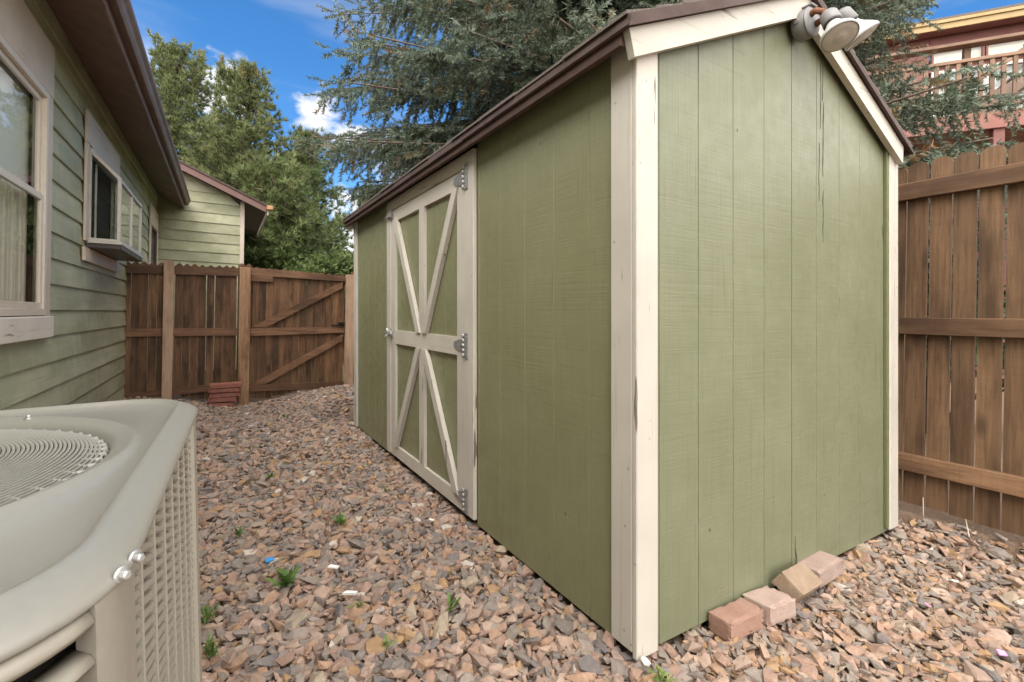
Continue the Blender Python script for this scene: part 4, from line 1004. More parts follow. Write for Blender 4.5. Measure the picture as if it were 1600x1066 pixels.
# stair rising to the right behind the railing
mb = MB()
st0 = (0.60, 4.50); sl_ = 0.70
for yo, nm in ((-1.0, 'stair_stringer'), (-1.9, 'stair_stringer')):
    MB().prism([(st0[0], yo, st0[1]), (-3.0, yo, st0[1] + 3.6 * sl_), (-3.0, yo, st0[1] + 3.6 * sl_ + 0.25), (st0[0], yo, st0[1] + 0.25)], (0, 0.05, 0)).build(nm, m_greywood, deck)
for k in range(12):
    xx = st0[0] - 0.15 - 0.29 * k; zz = st0[1] + 0.20 + 0.29 * sl_ * (k + 0.5)
    MB().box(xx - 0.14, xx + 0.14, -1.84, -1.01, zz, zz + 0.04, 0.003).build('stair_tread', m_greywood, deck)
    MB().box(xx - 0.02, xx + 0.02, -0.99, -0.945, zz - 0.1, zz + 0.55, 0.002).build('baluster', m_greywood, deck)
MB().prism([(st0[0], -1.02, st0[1] + 0.62), (-3.0, -1.02, st0[1] + 0.62 + 3.6 * sl_), (-3.0, -1.02, st0[1] + 0.71 + 3.6 * sl_), (st0[0], -1.02, st0[1] + 0.71)], (0, 0.09, 0)).build('stair_rail', md, deck)
# house behind
hy = -2.45
z = -0.1
while z < 7.1:
    for a, b in ((-5.5, 0.44), (0.45, 6.6)):
        if b > 0.45 or z < 4.3 or z > 6.75: MB().prism([(a, hy, z), (a, hy - 0.03, z), (a, hy - 0.03, z + 0.2), (a, hy - 0.008, z + 0.2)], (b - a, 0, 0)).build('siding_board', m_rdhouse, nh)
    z += 0.2
MB().box(-5.5, 6.6, hy - 4, hy - 1.0, -0.1, 7.0).build('house_body', m_rdhouse, nh)
MB().box(-6.2, 7.2, hy + 0.05, hy + 0.30, 7.02, 7.10, 0.004).build('soffit', m_rdhouse, nh)
MB().box(-6.2, 7.2, hy + 0.30, hy + 0.33, 7.02, 7.20, 0.004).build('fascia_board', m_gold, nh)
MB().box(-6.2, 7.2, hy + 0.331, hy + 0.36, 7.14, 7.205, 0.004).build('gutter', m_gold, nh)
MB().prism([(-6.2, hy + 0.36, 7.206), (-6.2, hy - 4.5, 8.9), (-6.2, hy - 4.5, 8.97), (-6.2, hy + 0.36, 7.25)], (13.4, 0, 0)).build('roof', m_shingle, nh)
wx = [-5.6, -4.7, -3.8, -2.9, -2.1, -1.3, -0.45, 0.42]
for a, b in zip(wx[:-1], wx[1:]):
    w_ = link('window', frame4(MB(), hy - 0.03, hy + 0.02, a + 0.01, b - 0.01, 6.36, 6.74, 0.035).mesh('window', m_rdhouse, lambda p: (p[1], p[0], p[2])), nh)
    MB().box(a + 0.05, b - 0.05, hy - 0.012, hy - 0.008, 6.40, 6.70).build('pane', m_glass, w_)
    MB().box(a + 0.02, b - 0.02, hy - 0.10, hy - 0.06, 6.37, 6.73).build('pane_backing', m_blind, w_)
for a, b in ((-5.2, -3.4), (-3.35, -1.5), (-1.45, 0.42)):
    w_ = link('window', frame4(MB(), hy - 0.03, hy + 0.03, a + 0.01, b - 0.01, 4.4, 6.3, 0.06).mesh('window', m_alu, lambda p: (p[1], p[0], p[2])), nh)
    MB().box(a + 0.06, b - 0.06, hy - 0.012, hy - 0.008, 4.46, 6.24).build('pane', m_glass, w_)
    MB().box(a + 0.02, b - 0.02, hy - 0.10, hy - 0.06, 4.42, 6.28).build('pane_backing', m_grey_reflection, w_)  # grey sheet added behind the glass to imitate reflected sky
MB().box(-5.5, 0.445, hy - 0.04, hy + 0.0, 6.30, 6.36).build('window_header', m_rdhouse, nh)
MB().box(-5.5, 0.445, hy - 0.04, hy + 0.0, 6.745, 7.02).build('window_header', m_rdhouse, nh)

# ------------------------------------------------------------------ vegetation helpers
def needles(P, D, n, length, width, spread, rnd, seed):
    """P, D (m,3): for every point n thin triangles fanned round D"""
    g = np.random.default_rng(seed); m = len(P)
    d = np.repeat(D, n, 0) + g.normal(0, spread, (m * n, 3)); d /= np.linalg.norm(d, axis=1, keepdims=True) + 1e-9
    s = np.cross(d, g.normal(0, 1, (m * n, 3))); s /= np.linalg.norm(s, axis=1, keepdims=True) + 1e-9
    L = (length * g.uniform(0.7, 1.25, (m * n, 1))); w = width * g.uniform(0.7, 1.3, (m * n, 1)) / 2
    b = np.repeat(P, n, 0)
    V = np.stack([b - s * w, b + s * w, b + d * L], 1).reshape(-1, 3)
    T = np.arange(len(V)).reshape(-1, 3)
    r = np.clip(np.repeat(np.repeat(rnd, n) + g.normal(0, 0.04, m * n), 3), 0, 1)
    return V, T, r
def twigs(P, D, L, n, nl, nw, rnd, seed):
    """bottle-brush twigs: needles set along each axis"""
    g = np.random.default_rng(seed); m = len(P); t = (np.arange(n) + 0.5) / n
    base = P[:, None, :] + D[:, None, :] * (L[:, None, None] * t[None, :, None])
    rad = np.cross(np.repeat(D, n, 0), g.normal(0, 1, (m * n, 3))); rad /= np.linalg.norm(rad, axis=1, keepdims=True) + 1e-9
    d = np.repeat(D, n, 0) * g.uniform(0.35, 0.9, (m * n, 1)) + rad; d /= np.linalg.norm(d, axis=1, keepdims=True)
    s = np.cross(d, rad + np.repeat(D, n, 0) * 0.01 + g.normal(0, .3, (m * n, 3))); s /= np.linalg.norm(s, axis=1, keepdims=True) + 1e-9
    b = base.reshape(-1, 3); ln = nl * g.uniform(0.75, 1.2, (m * n, 1)); w = nw * 0.5
    V = np.stack([b - s * w, b + s * w, b + d * ln], 1).reshape(-1, 3); T = np.arange(len(V)).reshape(-1, 3)
    r = np.clip(np.repeat(np.repeat(rnd, n) + g.normal(0, 0.05, m * n), 3), 0, 1)
    return V, T, r
def joinVT(lst):
    V, T, Rr, o = [], [], [], 0
    for v, t, r in lst: V.append(v); T.append(t + o); Rr.append(r); o += len(v)
    return np.concatenate(V), np.concatenate(T), np.concatenate(Rr)

# ------------------------------------------------------------------ blue spruce behind the shed
TX, TY, THt = 4.55, 4.05, 11.0
spruce = thing('spruce_tree', 'large blue spruce with drooping branches behind the shed', 'tree', (TX, TY, -0.1))
MB().tube([(0, 0, 0), (0.03, 0.02, 2), (0.0, 0.05, 5), (0.03, 0.0, 8), (0, 0, THt)], [0.24, 0.20, 0.15, 0.08, 0.01], 12).build('trunk', m_bark, spruce)
g = np.random.default_rng(21)
Ps, Ds, Ls, Rs = [], [], [], []; BP = []
wood = MB()
EXTRA = [(2.8, 143, 3.4), (3.05, 160, 3.5), (3.4, 132, 3.3), (3.75, 144, 3.6), (4.0, 141, 3.2), (4.3, 150, 3.5), (4.8, 160, 3.3), (5.0, 135, 3.3), (5.4, 146, 3.4), (3.0, 125, 3.2), (4.3, -48, 2.4), (3.75, -36, 2.4), (3.05, -58, 2.6), (3.3, -45, 3.0), (4.9, -46, 2.4), (5.9, -42, 2.6), (3.45, -50, 3.45), (3.15, -40, 2.7), (3.95, -44, 2.6), (4.6, -38, 2.2), (5.35, -40, 2.9), (5.7, -30, 2.6), (2.75, -52, 2.7), (3.6, 148, 4.0), (3.2, 138, 4.0), (4.1, 155, 3.9), (4.6, 140, 3.8), (3.4, 165, 3.9), (5.2, 150, 3.9), (3.9, 130, 3.9)]
zz = 2.25
while zz < 10.6:
    inview = zz < 5.7
    nbr = 13 if inview else 6
    extra = [e_ for e_ in EXTRA if zz <= e_[0] < zz + 0.30]
    for j in range(nbr + len(extra)):
        az = g.uniform(0, 2 * math.pi)
        Lb = (5.3 * (1 - zz / 11.6) ** 0.85) * g.uniform(0.72, 1.08) * (1.0 if zz > 2.0 else 0.85)
        dirh = np.array([math.cos(az), math.sin(az), 0.0])
        rgt = dirh[0] * 0.852 - dirh[1] * 0.524
        Lb *= 1.0 - 0.05 * max(0.0, -rgt)
        if rgt > 0.1: Lb = min(Lb, (2.4 if zz > 3.3 else 2.3) + 0.8 * (j % 5 == 0 and zz < 3.2))
        if zz < 2.7: Lb = min(Lb, 3.2)
        if j >= nbr: az = R(extra[j - nbr][1]); dirh = np.array([math.cos(az), math.sin(az), 0.0])
        if j >= nbr: Lb = extra[j - nbr][2]
        up0 = 0.30 * (zz / 11) + g.uniform(-0.05, 0.1)
        # skip what would stand inside the shed or the deck house
        tt = np.linspace(0, 1, 10)
        pts = np.stack([dirh[0] * Lb * tt, dirh[1] * Lb * tt, zz + Lb * (up0 * tt - (0.36 + 0.0 * zz) * tt ** 1.6 * (1 - 0.45 * tt)) + 0.02], 1)
        tip = pts[-1]
        wx_, wy_ = pts[:, 0] + TX, pts[:, 1] + TY
        inside = (wx_ < 3.15) & (wx_ > 0.9) & (wy_ < 4.7) & (wy_ > 0.9)
        roofz = 1.95 + 0.47 * np.minimum(wx_ - 1.05, 2.98 - wx_) + 0.16
        pts[:, 2] = np.where(inside, np.maximum(pts[:, 2], roofz), pts[:, 2])
        wood.tube([tuple(p) for p in pts[::3]], [0.035 * (1 - zz / 12) + 0.012, 0.022, 0.013, 0.006], 5)
        away = dirh[0] * 0.75 + dirh[1] * 0.66
        dens = (1.0 if away < 0.25 else 0.4)
        nside = int((Lb * (17 * dens if inview else 5)))
        for k in range(nside):
            t = 0.16 + 0.84 * (k + g.uniform(0, 1)) / nside
            i = min(int(t * 9), 8); f = t * 9 - i; p = pts[i] * (1 - f) + pts[i + 1] * f
            tang = pts[i + 1] - pts[i]; tang /= np.linalg.norm(tang)
            side = np.cross(tang, [0, 0, 1.0]); side /= np.linalg.norm(side)
            sg = 1 if (k % 2) else -1
            ls = (0.26 + 0.66 * (1 - t) ** 0.7) * g.uniform(0.6, 1.15) * min(1, Lb / 2.2)
            hang = g.uniform(0.05, 0.95) * (1.25 - 0.6 * t)
            d = tang * g.uniform(0.5, 0.9) + side * sg * g.uniform(0.35, 0.9) + np.array([0, 0, -hang + 0.1])
            if g.uniform() < 0.38: d = tang * 0.30 + side * sg * g.uniform(0.05, 0.4) + np.array([0, 0, -1.0]); ls *= 0.8
            d /= np.linalg.norm(d)
            ntw = max(3, int(ls * (16 if inview else 8)))
            shade = g.normal(0.61, 0.15) - 0.28 * (1 - t) + (0.10 if d[2] > -0.1 else 0)  # needle colour darkens inward and lifts on raised twigs: crown shade painted in
            old = g.uniform() < 0.10
            for q_ in range(ntw):
                tq = (q_ + g.uniform(0, 1)) / ntw
                b0 = p + d * ls * tq + np.array([0, 0, -0.10 * tq * tq * ls])
                if q_ >= ntw - 1: dt = d + g.normal(0, 0.15, 3)
                else: dt = d * g.uniform(0.7, 1.0) + np.cross(d, [0, 0, 1.0]) * (1 if q_ % 2 else -1) * g.uniform(0.25, 0.6) + np.array([0, 0, g.uniform(-0.55, 0.12)])
                dt /= np.linalg.norm(dt)
                bw = b0 + np.array([TX, TY, 0])
                if 1.0 < bw[0] < 3.05 and 0.9 < bw[1] < 4.75 and bw[2] < 1.98 + 0.47 * min(bw[0] - 1.0, 3.05 - bw[0]): continue
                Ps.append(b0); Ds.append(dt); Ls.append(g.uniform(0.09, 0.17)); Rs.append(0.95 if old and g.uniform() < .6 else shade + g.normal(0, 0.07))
        if inview and away < 0.3:
            m_ = int(26 * Lb); tf = g.uniform(0.05, 0.86, m_); i_f = np.minimum((tf * 9).astype(int), 8); ff = (tf * 9 - i_f)[:, None]
            BP.append(pts[i_f] * (1 - ff) + pts[i_f + 1] * ff + g.normal(0, 1, (m_, 3)) * np.array([0.16, 0.16, 0.10]) * (1.15 - tf[:, None]) + np.array([0, 0, -0.04]))
        if inview and g.uniform() < 0.8:
            for _ in range(3):
                t = g.uniform(0.1, 0.6); i = int(t * 9); p = pts[i]; q1 = p + g.normal(0, 0.10, 3) + np.array([0, 0, -0.2]); q2 = q1 + g.normal(0, 0.12, 3) + np.array([0, 0, -0.22]); q3 = q2 + g.normal(0, 0.10, 3) + np.array([0, 0, -0.12])
                MB().tube([tuple(p), tuple(q1), tuple(q2), tuple(q3)], [0.008, 0.006, 0.004, 0.002], 4).build('dead_twig', m_twig, spruce) if p[2] > 2.2 and g.uniform() < 0.6 else None
    zz += 0.30 if inview else 0.5
# inner crown filler: coarse dark tufts added to block sky and paint crown shade
nF = 15000
fz = g.uniform(1.6, 7.2, nF); fa = g.uniform(0, 2 * np.pi, nF); fr2 = g.uniform(0.05, 1, nF) ** 0.6 * 2.35 * (1 - fz / 12.5)
F_P = np.stack([np.cos(fa) * fr2, np.sin(fa) * fr2, fz], 1); bw = F_P + np.array([TX, TY, 0])
F_P = np.concatenate([F_P] + BP); bw = F_P + np.array([TX, TY, 0]); fa = np.arctan2(F_P[:, 1], F_P[:, 0])
okf = ~((bw[:, 0] < 3.1) & (bw[:, 1] < 4.8) & (bw[:, 2] < 2.05 + 0.47 * np.minimum(bw[:, 0] - 1.0, 3.05 - bw[:, 0])))
F_P = F_P[okf]; F_D = np.stack([np.cos(fa[okf]), np.sin(fa[okf]), np.full(okf.sum(), -0.9)], 1) + g.normal(0, .35, (okf.sum(), 3)); F_D /= np.linalg.norm(F_D, axis=1, keepdims=True)
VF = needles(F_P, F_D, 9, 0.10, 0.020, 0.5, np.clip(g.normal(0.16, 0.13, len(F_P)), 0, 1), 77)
Ps, Ds, Ls, Rs = map(np.array, (Ps, Ds, Ls, Rs))
near = Ps[:, 2] < 6.2
V1 = twigs(Ps[near], Ds[near], Ls[near], 34, 0.040, 0.0115, Rs[near], 5)
V2 = twigs(Ps[~near], Ds[~near], Ls[~near] * 1.5, 12, 0.045, 0.012, Rs[~near], 6)
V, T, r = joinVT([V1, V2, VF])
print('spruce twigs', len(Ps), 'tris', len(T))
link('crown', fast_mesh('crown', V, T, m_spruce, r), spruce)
wood.build('limbs', m_bark, spruce)

# ------------------------------------------------------------------ trees beyond the gate
def conifer(name, label, loc, H, rad, mat, seed, limbs, base_frac=0.05, blade=0.20, width=0.035, density=1.0, rise=0.9, shape=0.75, cat='tree', group='trees beyond the gate'):
    g = np.random.default_rng(seed); t0 = thing(name, label, cat, loc, group=group)
    MB().tube([(0, 0, -0.2), (g.normal(0, .1), g.normal(0, .1), H * 0.5), (0, 0, H * 0.97)], [0.05 + H * 0.016, H * 0.010, 0.015], 8).build('trunk', m_bark, t0)
    P, D, S_ = [], [], []; wd = MB()
    for k in range(limbs):
        h = H * (base_frac + (1 - base_frac) * ((k + g.uniform(0, 1)) / limbs) ** 0.9)
        fr_ = (h / H); az = k * 2.399 + g.uniform(-.5, .5)
        L = rad * (1 - fr_ ** 1.6) ** shape * g.uniform(0.6, 1.15) + 0.15
        up = rise * (0.35 + 0.9 * fr_) * g.uniform(0.7, 1.2)
        n = 8; tt = np.linspace(0, 1, n)
        lim = np.stack([np.cos(az + 0.3 * tt) * L * tt, np.sin(az + 0.3 * tt) * L * tt, h + L * up * tt ** 1.3 - 0.12 * L * tt], 1)
        wd.tube([tuple(p) for p in lim[::2]] + [tuple(lim[-1])], [0.035, 0.026, 0.018, 0.010, 0.005][:len(lim[::2]) + 1], 4)
        m = int(max(10, L * 30 * density)); cl = g.uniform(0.35, 0.65)
        for q_ in range(m):
            t = g.uniform(0.12, 1.0) ** 0.75; i = min(int(t * (n - 1)), n - 2); f = t * (n - 1) - i
            p = lim[i] * (1 - f) + lim[i + 1] * f + g.normal(0, 1, 3) * np.array([1, 1, 0.6]) * (0.08 + 0.17 * L * 0.35 * (1.1 - t * 0.6))
            d = (lim[i + 1] - lim[i]); d = d / (np.linalg.norm(d) + 1e-9) + np.array([0, 0, 0.55]) + g.normal(0, .4, 3)
            P.append(p); D.append(d / np.linalg.norm(d)); S_.append(cl + g.normal(0, .14) + 0.12 * (t - 0.5))
    # leader spikes at the top
    for _ in range(26):
        az = g.uniform(0, 6.28); rr_ = g.uniform(0, 0.30) * rad; z0 = H * g.uniform(0.80, 0.97)
        for q_ in range(9): P.append(np.array([math.cos(az) * rr_, math.sin(az) * rr_, z0 + 0.07 * q_])); D.append(np.array([0, 0, 1.0])); S_.append(g.choice([0.6, 0.75, 0.97]))
    P, D, S_ = np.array(P), np.array(D), np.array(S_)
    V, T, r = needles(P, D, 14, blade, width, 0.55, S_, seed + 1)
    link('crown', fast_mesh('crown', V, T, mat, r), t0); wd.build('limbs', m_bark, t0)
    return t0
conifer('juniper_tree', 'tall green juniper rising behind the brown house eave', (-1.5, 22.5, -0.3), 11.3, 3.6, m_juniper, 31, 110, density=1.1)
conifer('juniper_tree', 'tallest juniper with brown cone tips in the middle of the tree row', (0.75, 19.5, -0.3), 9.9, 2.5, m_juniper, 32, 110, density=1.1)
conifer('pine_tree', 'shorter dark green pine just behind the wing roof', (1.35, 15.0, -0.3), 5.3, 2.2, m_pine, 33, 80, density=1.2)
conifer('pine_tree', 'feathery pine right of the tallest juniper', (2.75, 20.0, -0.3), 8.0, 2.5, m_pine, 34, 100, density=1.0, rise=1.1)
conifer('pine_tree', 'thin sparse pine farthest right beside the shed roof', (4.25, 16.0, -0.3), 5.3, 1.2, m_pine, 35, 40, density=0.45, blade=0.16)
conifer('juniper_tree', 'broad juniper far behind the others, low between the tree tops', (-0.2, 27.0, -0.3), 9.5, 4.5, m_juniper, 36, 100, density=1.0)
def leafy(name, label, loc, H, rad, mat, seed, n, leaf=0.10, group='leafy shrubs beyond the gate', cat='shrub'):
    g = np.random.default_rng(seed); t0 = thing(name, label, cat, loc, group=group)
    wd = MB(); cs = []
    for k in range(16):
        a = g.uniform(0, 6.28); rr_ = rad * math.sqrt(g.uniform(0, 1)) * 0.8; hz = H * g.uniform(0.35, 0.92) * (1 - 0.35 * (rr_ / rad) ** 2)
        c = np.array([math.cos(a) * rr_, math.sin(a) * rr_, hz]); cs.append(c)
        wd.tube([(0, 0, -0.2), tuple(c * np.array([.4, .4, .5])), tuple(c)], [0.05, 0.03, 0.008], 5)
    wd.build('trunk', m_bark, t0)
    ci = g.integers(0, len(cs), n); cc = np.array(cs)[ci]
    d = g.normal(0, 1, (n, 3)); d /= np.linalg.norm(d, axis=1, keepdims=True)
    rr_ = rad * 0.42 * g.uniform(0.25, 1.05, (n, 1)); P = cc + d * rr_ * np.array([1, 1, 0.75]); P[:, 2] = np.maximum(P[:, 2], 0.02)
    S_ = np.clip(np.array([g.normal(0.5, 0.12) for _ in cs])[ci] + g.normal(0, .16, n), 0, 1)
    V, T, r = needles(P, d * 0.5 + g.normal(0, .7, (n, 3)), 3, leaf, leaf * 0.55, 0.9, S_, seed + 2)
    link('foliage', fast_mesh('foliage', V, T, mat, r), t0); return t0
leafy('leafy_tree', 'bright green leafy tree above the gate near the shed', (2.75, 13.4, -0.2), 3.3, 1.15, m_leaf, 41, 6500, 0.13, group=None, cat='tree')
leafy('leafy_tree', 'yellow green leafy tree between the wing roof and the bright leafy tree', (1.75, 14.6, -0.2), 3.4, 1.1, m_leaf, 45, 5200, 0.12, group=None, cat='tree')
leafy('shrub', 'mid green shrub showing just over the gate top', (1.75, 12.3, -0.2), 2.35, 0.95, m_leaf, 42, 4200, 0.10)
leafy('shrub', 'dark leaved shrub over the gate against the shed corner', (2.50, 10.9, -0.2), 2.1, 0.55, m_darkleaf, 43, 3200, 0.085)
leafy('shrub', 'dark shrub behind the privacy fence under the spruce', (5.9, 1.9, -0.1), 2.1, 1.0, m_darkleaf, 44, 3500, 0.09)

# ------------------------------------------------------------------ gravel
def stone_proto(seed, npts):
    g = np.random.default_rng(seed); p = []
    sk = g.normal(0, 0.28, 3)
    for sx in (-1, 1):
        for sy in (-1, 1):
            for sz in (-1, 1):
                c = np.array([sx, sy, sz]) * g.uniform(0.35, 1.0, 3); c[0] += sk[0] * sy; c[1] += sk[1] * sz; c[0] += sk[2] * sz
                if g.uniform() < 0.22: continue
                if npts > 9 and g.uniform() < 0.35: p += [c * np.array([1, 1, g.uniform(.0, .5)]), c * np.array([g.uniform(.1, .6), 1, 1]), c * np.array([1, g.uniform(.2, .7), 1])]
                else: p.append(c)
    for _ in range(5):
        d_ = g.normal(0, 1, 3); p.append(d_ / np.linalg.norm(d_) * g.uniform(0.85, 1.1))
    p = np.array(p)
    bm = bmesh.new(); [bm.verts.new(v) for v in p]
    r_ = bmesh.ops.convex_hull(bm, input=bm.verts); bmesh.ops.delete(bm, geom=[e for e in r_['geom_interior'] if isinstance(e, bmesh.types.BMVert)], context='VERTS')
    bmesh.ops.triangulate(bm, faces=bm.faces); bm.verts.index_update(); bmesh.ops.recalc_face_normals(bm, faces=bm.faces)
    V = np.array([v.co[:] for v in bm.verts]); T = np.array([[v.index for v in f.verts] for f in bm.faces]); bm.free(); return V, T
protos_hi = [stone_proto(100 + k, 10) for k in range(14)]; protos_lo = [stone_proto(200 + k, 9) for k in range(10)]
def scatter(x0, x1, y0, y1, step, jit, keep):
    X_, Y_ = np.meshgrid(np.arange(x0, x1, step), np.arange(y0, y1, step)); P = np.stack([X_.ravel(), Y_.ravel()], 1)
    P = P + rng.uniform(-jit, jit, P.shape) * step
    ok = keep(P[:, 0], P[:, 1]); return P[ok]
def keep(x, y):
    shedin = (x > SX + 0.035) & (x < SX + SW - 0.03) & (y > SY + 0.04) & (y < SY + SL - 0.02)
    pad = (np.abs(x - acx) < 0.46) & (np.abs(y - acy) < 0.46)
    return ~shedin & ~pad
def stones(P, smin, smax, zoff, protos):
    n = len(P); k = rng.integers(0, len(protos), n); out = []
    size = np.exp(rng.normal(np.log((smin * smax) ** 0.5), 0.33, n)); size = np.clip(size, smin * 0.6, smax * 1.25) / 2
    ax = np.stack([size * rng.uniform(0.95, 1.3, n), size * rng.uniform(0.72, 1.0, n), size * rng.uniform(0.45, 0.8, n)], 1)
    yw = rng.uniform(0, 2 * np.pi, n); ti = rng.normal(0, 0.33, n); tj = rng.normal(0, 0.30, n)
    cy_, sy_, ci, si, cj, sj = np.cos(yw), np.sin(yw), np.cos(ti), np.sin(ti), np.cos(tj), np.sin(tj)
    Rz = np.zeros((n, 3, 3)); Rz[:, 0, 0] = cy_; Rz[:, 0, 1] = -sy_; Rz[:, 1, 0] = sy_; Rz[:, 1, 1] = cy_; Rz[:, 2, 2] = 1
    Rx = np.zeros((n, 3, 3)); Rx[:, 0, 0] = 1; Rx[:, 1, 1] = ci; Rx[:, 1, 2] = -si; Rx[:, 2, 1] = si; Rx[:, 2, 2] = ci
    Ry = np.zeros((n, 3, 3)); Ry[:, 1, 1] = 1; Ry[:, 0, 0] = cj; Ry[:, 0, 2] = sj; Ry[:, 2, 0] = -sj; Ry[:, 2, 2] = cj
    RR = Rz @ Rx @ Ry; zc = gz(P[:, 0], P[:, 1]) + ax[:, 2] * 0.55 + zoff + rng.uniform(-0.003, 0.006, n)
    cl = rng.uniform(0, 1, n)
    for q_ in range(len(protos)):
        s_ = np.where(k == q_)[0]
        if not len(s_): continue
        Vp, Tp = protos[q_]; v = (Vp[None] * ax[s_][:, None, :]) @ RR[s_].transpose(0, 2, 1)
        v[:, :, 0] += P[s_, 0][:, None]; v[:, :, 1] += P[s_, 1][:, None]; v[:, :, 2] += zc[s_][:, None]
        t = Tp[None] + (np.arange(len(s_)) * len(Vp))[:, None, None]
        out.append((v.reshape(-1, 3), t.reshape(-1, 3), np.repeat(cl[s_], len(Vp))))
    return out
lst = []
fenceline = lambda x, y: keep(x, y) & ~((x > 2.55) & (rng.uniform(0, 1, x.shape) < np.clip((x - 2.55) * 1.2, 0, 0.78)))
dirty = lambda x, y: fenceline(x, y) & ~((rng.uniform(0, 1, x.shape) < 0.85 * np.exp(-((x - 1.15) / 0.35) ** 2 - ((y - 5.35) / 0.55) ** 2)))
lst += stones(scatter(-1.0, 3.22, -0.6, 3.0, 0.0235, 0.55, fenceline), 0.020, 0.036, 0.000, protos_lo)
lst += stones(scatter(-1.0, 3.22, -0.6, 3.0, 0.036, 0.6, fenceline), 0.025, 0.048, 0.009, protos_hi)
lst += stones(scatter(-1.0, 1.12, 3.0, 7.74, 0.027, 0.55, dirty), 0.023, 0.040, 0.000, protos_lo)
lst += stones(scatter(-1.0, 1.12, 3.0, 7.74, 0.042, 0.6, dirty), 0.026, 0.048, 0.009, protos_lo)
lst += stones(scatter(1.12, 3.2, 4.55, 7.74, 0.042, 0.6, dirty), 0.030, 0.055, 0.000, protos_lo)
V, T, r = joinVT(lst); print('gravel tris', len(T))
link('gravel', fast_mesh('gravel', V, T, m_gravel, r), kind='stuff')

# ------------------------------------------------------------------ weeds and litter
def weed(x, y, size, n, label, seed, grassy=False):
    g = np.random.default_rng(seed); V, T, r = [], [], []
    for k in range(int(n * 1.8)):
        a = g.uniform(0, 6.28); el = g.uniform(0.25, 1.35) if not grassy else g.uniform(0.9, 1.45); L = size * g.uniform(0.55, 1.1)
        d = np.array([math.cos(a) * math.cos(el), math.sin(a) * math.cos(el), math.sin(el)]); s = np.array([-math.sin(a), math.cos(a), 0])
        w = L * (0.13 if not grassy else 0.05); b = np.array([g.normal(0, size * .12), g.normal(0, size * .12), 0.0])
        droop = np.array([0, 0, -0.22 * L])
        rows = [(0.0, 0.2), (0.25, 0.9), (0.33, 0.45), (0.5, 1.1), (0.58, 0.5), (0.75, 0.95), (0.82, 0.4), (1.0, 0.05)]; o = len(V)
        for t, ww in rows:
            c = b + d * L * t + droop * t * t; V += [c - s * w * ww, c + s * w * ww]
        for i in range(len(rows) - 1):
            A = o + 2 * i; T += [[A, A + 1, A + 3], [A, A + 3, A + 2]]
        r += [float(np.clip(g.normal(0.15 + 0.06 * (seed % 12), 0.22), 0, 1))] * (2 * len(rows))
    me = fast_mesh('weed', np.array(V), np.array(T), m_weed, np.array(r))
    tag(link('weed', me, None, (x, y, float(gz(x, y)) + 0.035)), label, 'weed', 'weeds growing through the gravel')
weed(0.234, 2.003, 0.085, 16, 'largest leafy green weed, beside the blue plastic scrap', 1)
weed(0.542, 2.478, 0.060, 12, 'bright green weed in open gravel level with the door hinge side', 2)
weed(-0.012, 1.896, 0.075, 14, 'grassy weed touching the air conditioner side, upper of two', 3, True)
weed(-0.001, 1.694, 0.075, 14, 'grassy weed touching the air conditioner side, lower of two', 4, True)
weed(0.105, 2.583, 0.045, 10, 'small pale weed left of its thin grassy neighbour', 5)
weed(0.156, 2.531, 0.045, 7, 'thin yellowish grassy tuft right beside a small pale weed', 6, True)
weed(0.442, 1.709, 0.042, 9, 'small round weed midway between conditioner and shed corner', 7)
weed(1.10, 0.936, 0.055, 9, 'light green weed right in front of the shed corner post', 8)
weed(0.864, 2.794, 0.045, 9, 'small weed close to the foot of the shed door', 9)
weed(0.467, 1.471, 0.040, 8, 'tiny weed nearest the bottom edge of the picture', 10)
weed(0.30, 3.35, 0.045, 8, 'small weed farther up the path, left of its middle', 12)
weed(0.72, 1.55, 0.050, 5, 'pale drooping weed left of the shed corner post', 13)
weed(0.62, 5.6, 0.06, 8, 'weed farthest up the path, towards the gate', 14)
def chip(name, x, y, dim, rot, mt, label, cat, group=None, dz=0.045):
    a, b, c = dim; o = MB().prism([(-a, -b * .8, 0), (a * .7, -b, 0), (a, b * .6, 0), (-a * .5, b, 0)], (0, 0, c)).build(name, mt)
    o.location = (x, y, float(gz(x, y)) + dz); o.rotation_euler = [R(v) for v in rot]; tag(o, label, cat, group)
chip('plastic_scrap', 0.197, 2.22, (0.024, 0.012, 0.006), (20, 10, 40), m_blue, 'bright blue plastic scrap lying on the gravel path', 'scrap')
gw_ = 'white chips lying in the gravel'
chip('white_chip', 0.416, 2.03, (0.025, 0.008, 0.006), (10, 20, 0), m_white, 'white sliver in the gravel beside the largest weed', 'chip', gw_)
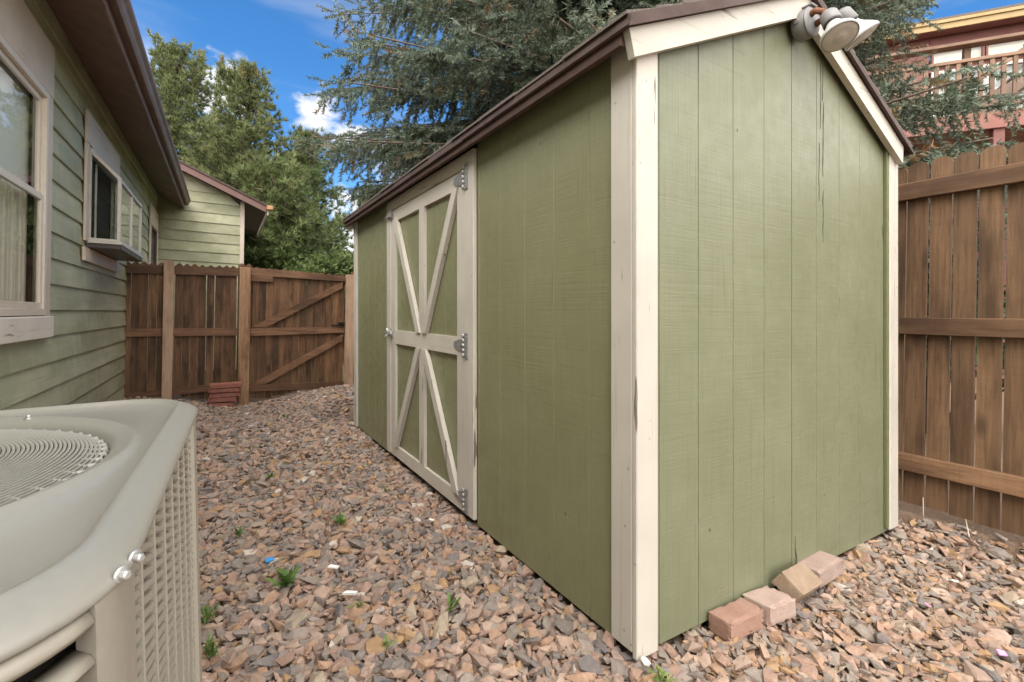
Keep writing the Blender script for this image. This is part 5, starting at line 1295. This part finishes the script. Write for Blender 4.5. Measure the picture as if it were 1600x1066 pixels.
chip('white_chip', 0.43, 1.80, (0.026, 0.007, 0.008), (8, 0, -30), m_white, 'long white sliver above the small round weed', 'chip', gw_)
chip('white_chip', 1.10, 1.0, (0.016, 0.012, 0.010), (20, 30, 10), m_white, 'white chip under the foot of the shed corner post', 'chip', gw_)
chip('white_chip', 0.93, 2.25, (0.020, 0.012, 0.008), (20, 30, 70), m_white, 'white chip close to the lower door hinge', 'chip', gw_)
chip('white_chip', 2.52, 0.70, (0.018, 0.010, 0.006), (20, 20, 70), m_white, 'white chip in the gravel toward the privacy fence', 'chip', gw_)
gp_ = 'pink petals on the gravel'
chip('petal', 2.247, 0.692, (0.014, 0.010, 0.004), (25, 20, 30), m_pink, 'pink petal closer to the row of bricks', 'petal', gp_)
chip('petal', 2.127, 0.47, (0.018, 0.010, 0.004), (25, 10, -20), m_pink, 'pink petal closer to the bottom right corner', 'petal', gp_)
tag(MB().tube([(3.213, 1.012, -0.01), (3.222, 1.018, 0.11)], [0.0026, 0.002], 6).build('stick', m_straw), 'pale stick standing against the privacy fence foot', 'stick', 'pale sticks by the privacy fence')
tag(MB().tube([(3.10, 0.80, 0.015), (3.215, 0.845, 0.06)], [0.0026, 0.002], 6).build('stick', m_straw), 'pale stick leaning from the gravel to the privacy fence', 'stick', 'pale sticks by the privacy fence')

# dry needles and crumbs blown over the gravel
n = 2600; lx = np.concatenate([rng.uniform(1.2, 3.22, 1500), rng.uniform(-0.1, 1.1, 1100)]); ly = np.concatenate([rng.uniform(-0.4, 0.98, 1500), rng.uniform(0.6, 7.5, 1100)])
P = np.stack([lx, ly, gz(lx, ly) + rng.uniform(0.012, 0.034, n)], 1)[keep(lx, ly)]
D = rng.normal(0, 1, (len(P), 3)) * np.array([1, 1, 0.15]); D /= np.linalg.norm(D, axis=1, keepdims=True)
V, T, r = needles(P, D, 3, 0.024, 0.0035, 0.5, rng.uniform(0, 1, len(P)), 9)
link('needle_litter', fast_mesh('needle_litter', V, T, mat_leaf('dry_needles', [(0.0, (0.12, 0.075, 0.045)), (1.0, (0.32, 0.22, 0.13))], 0.8, 0.1), r), kind='stuff')
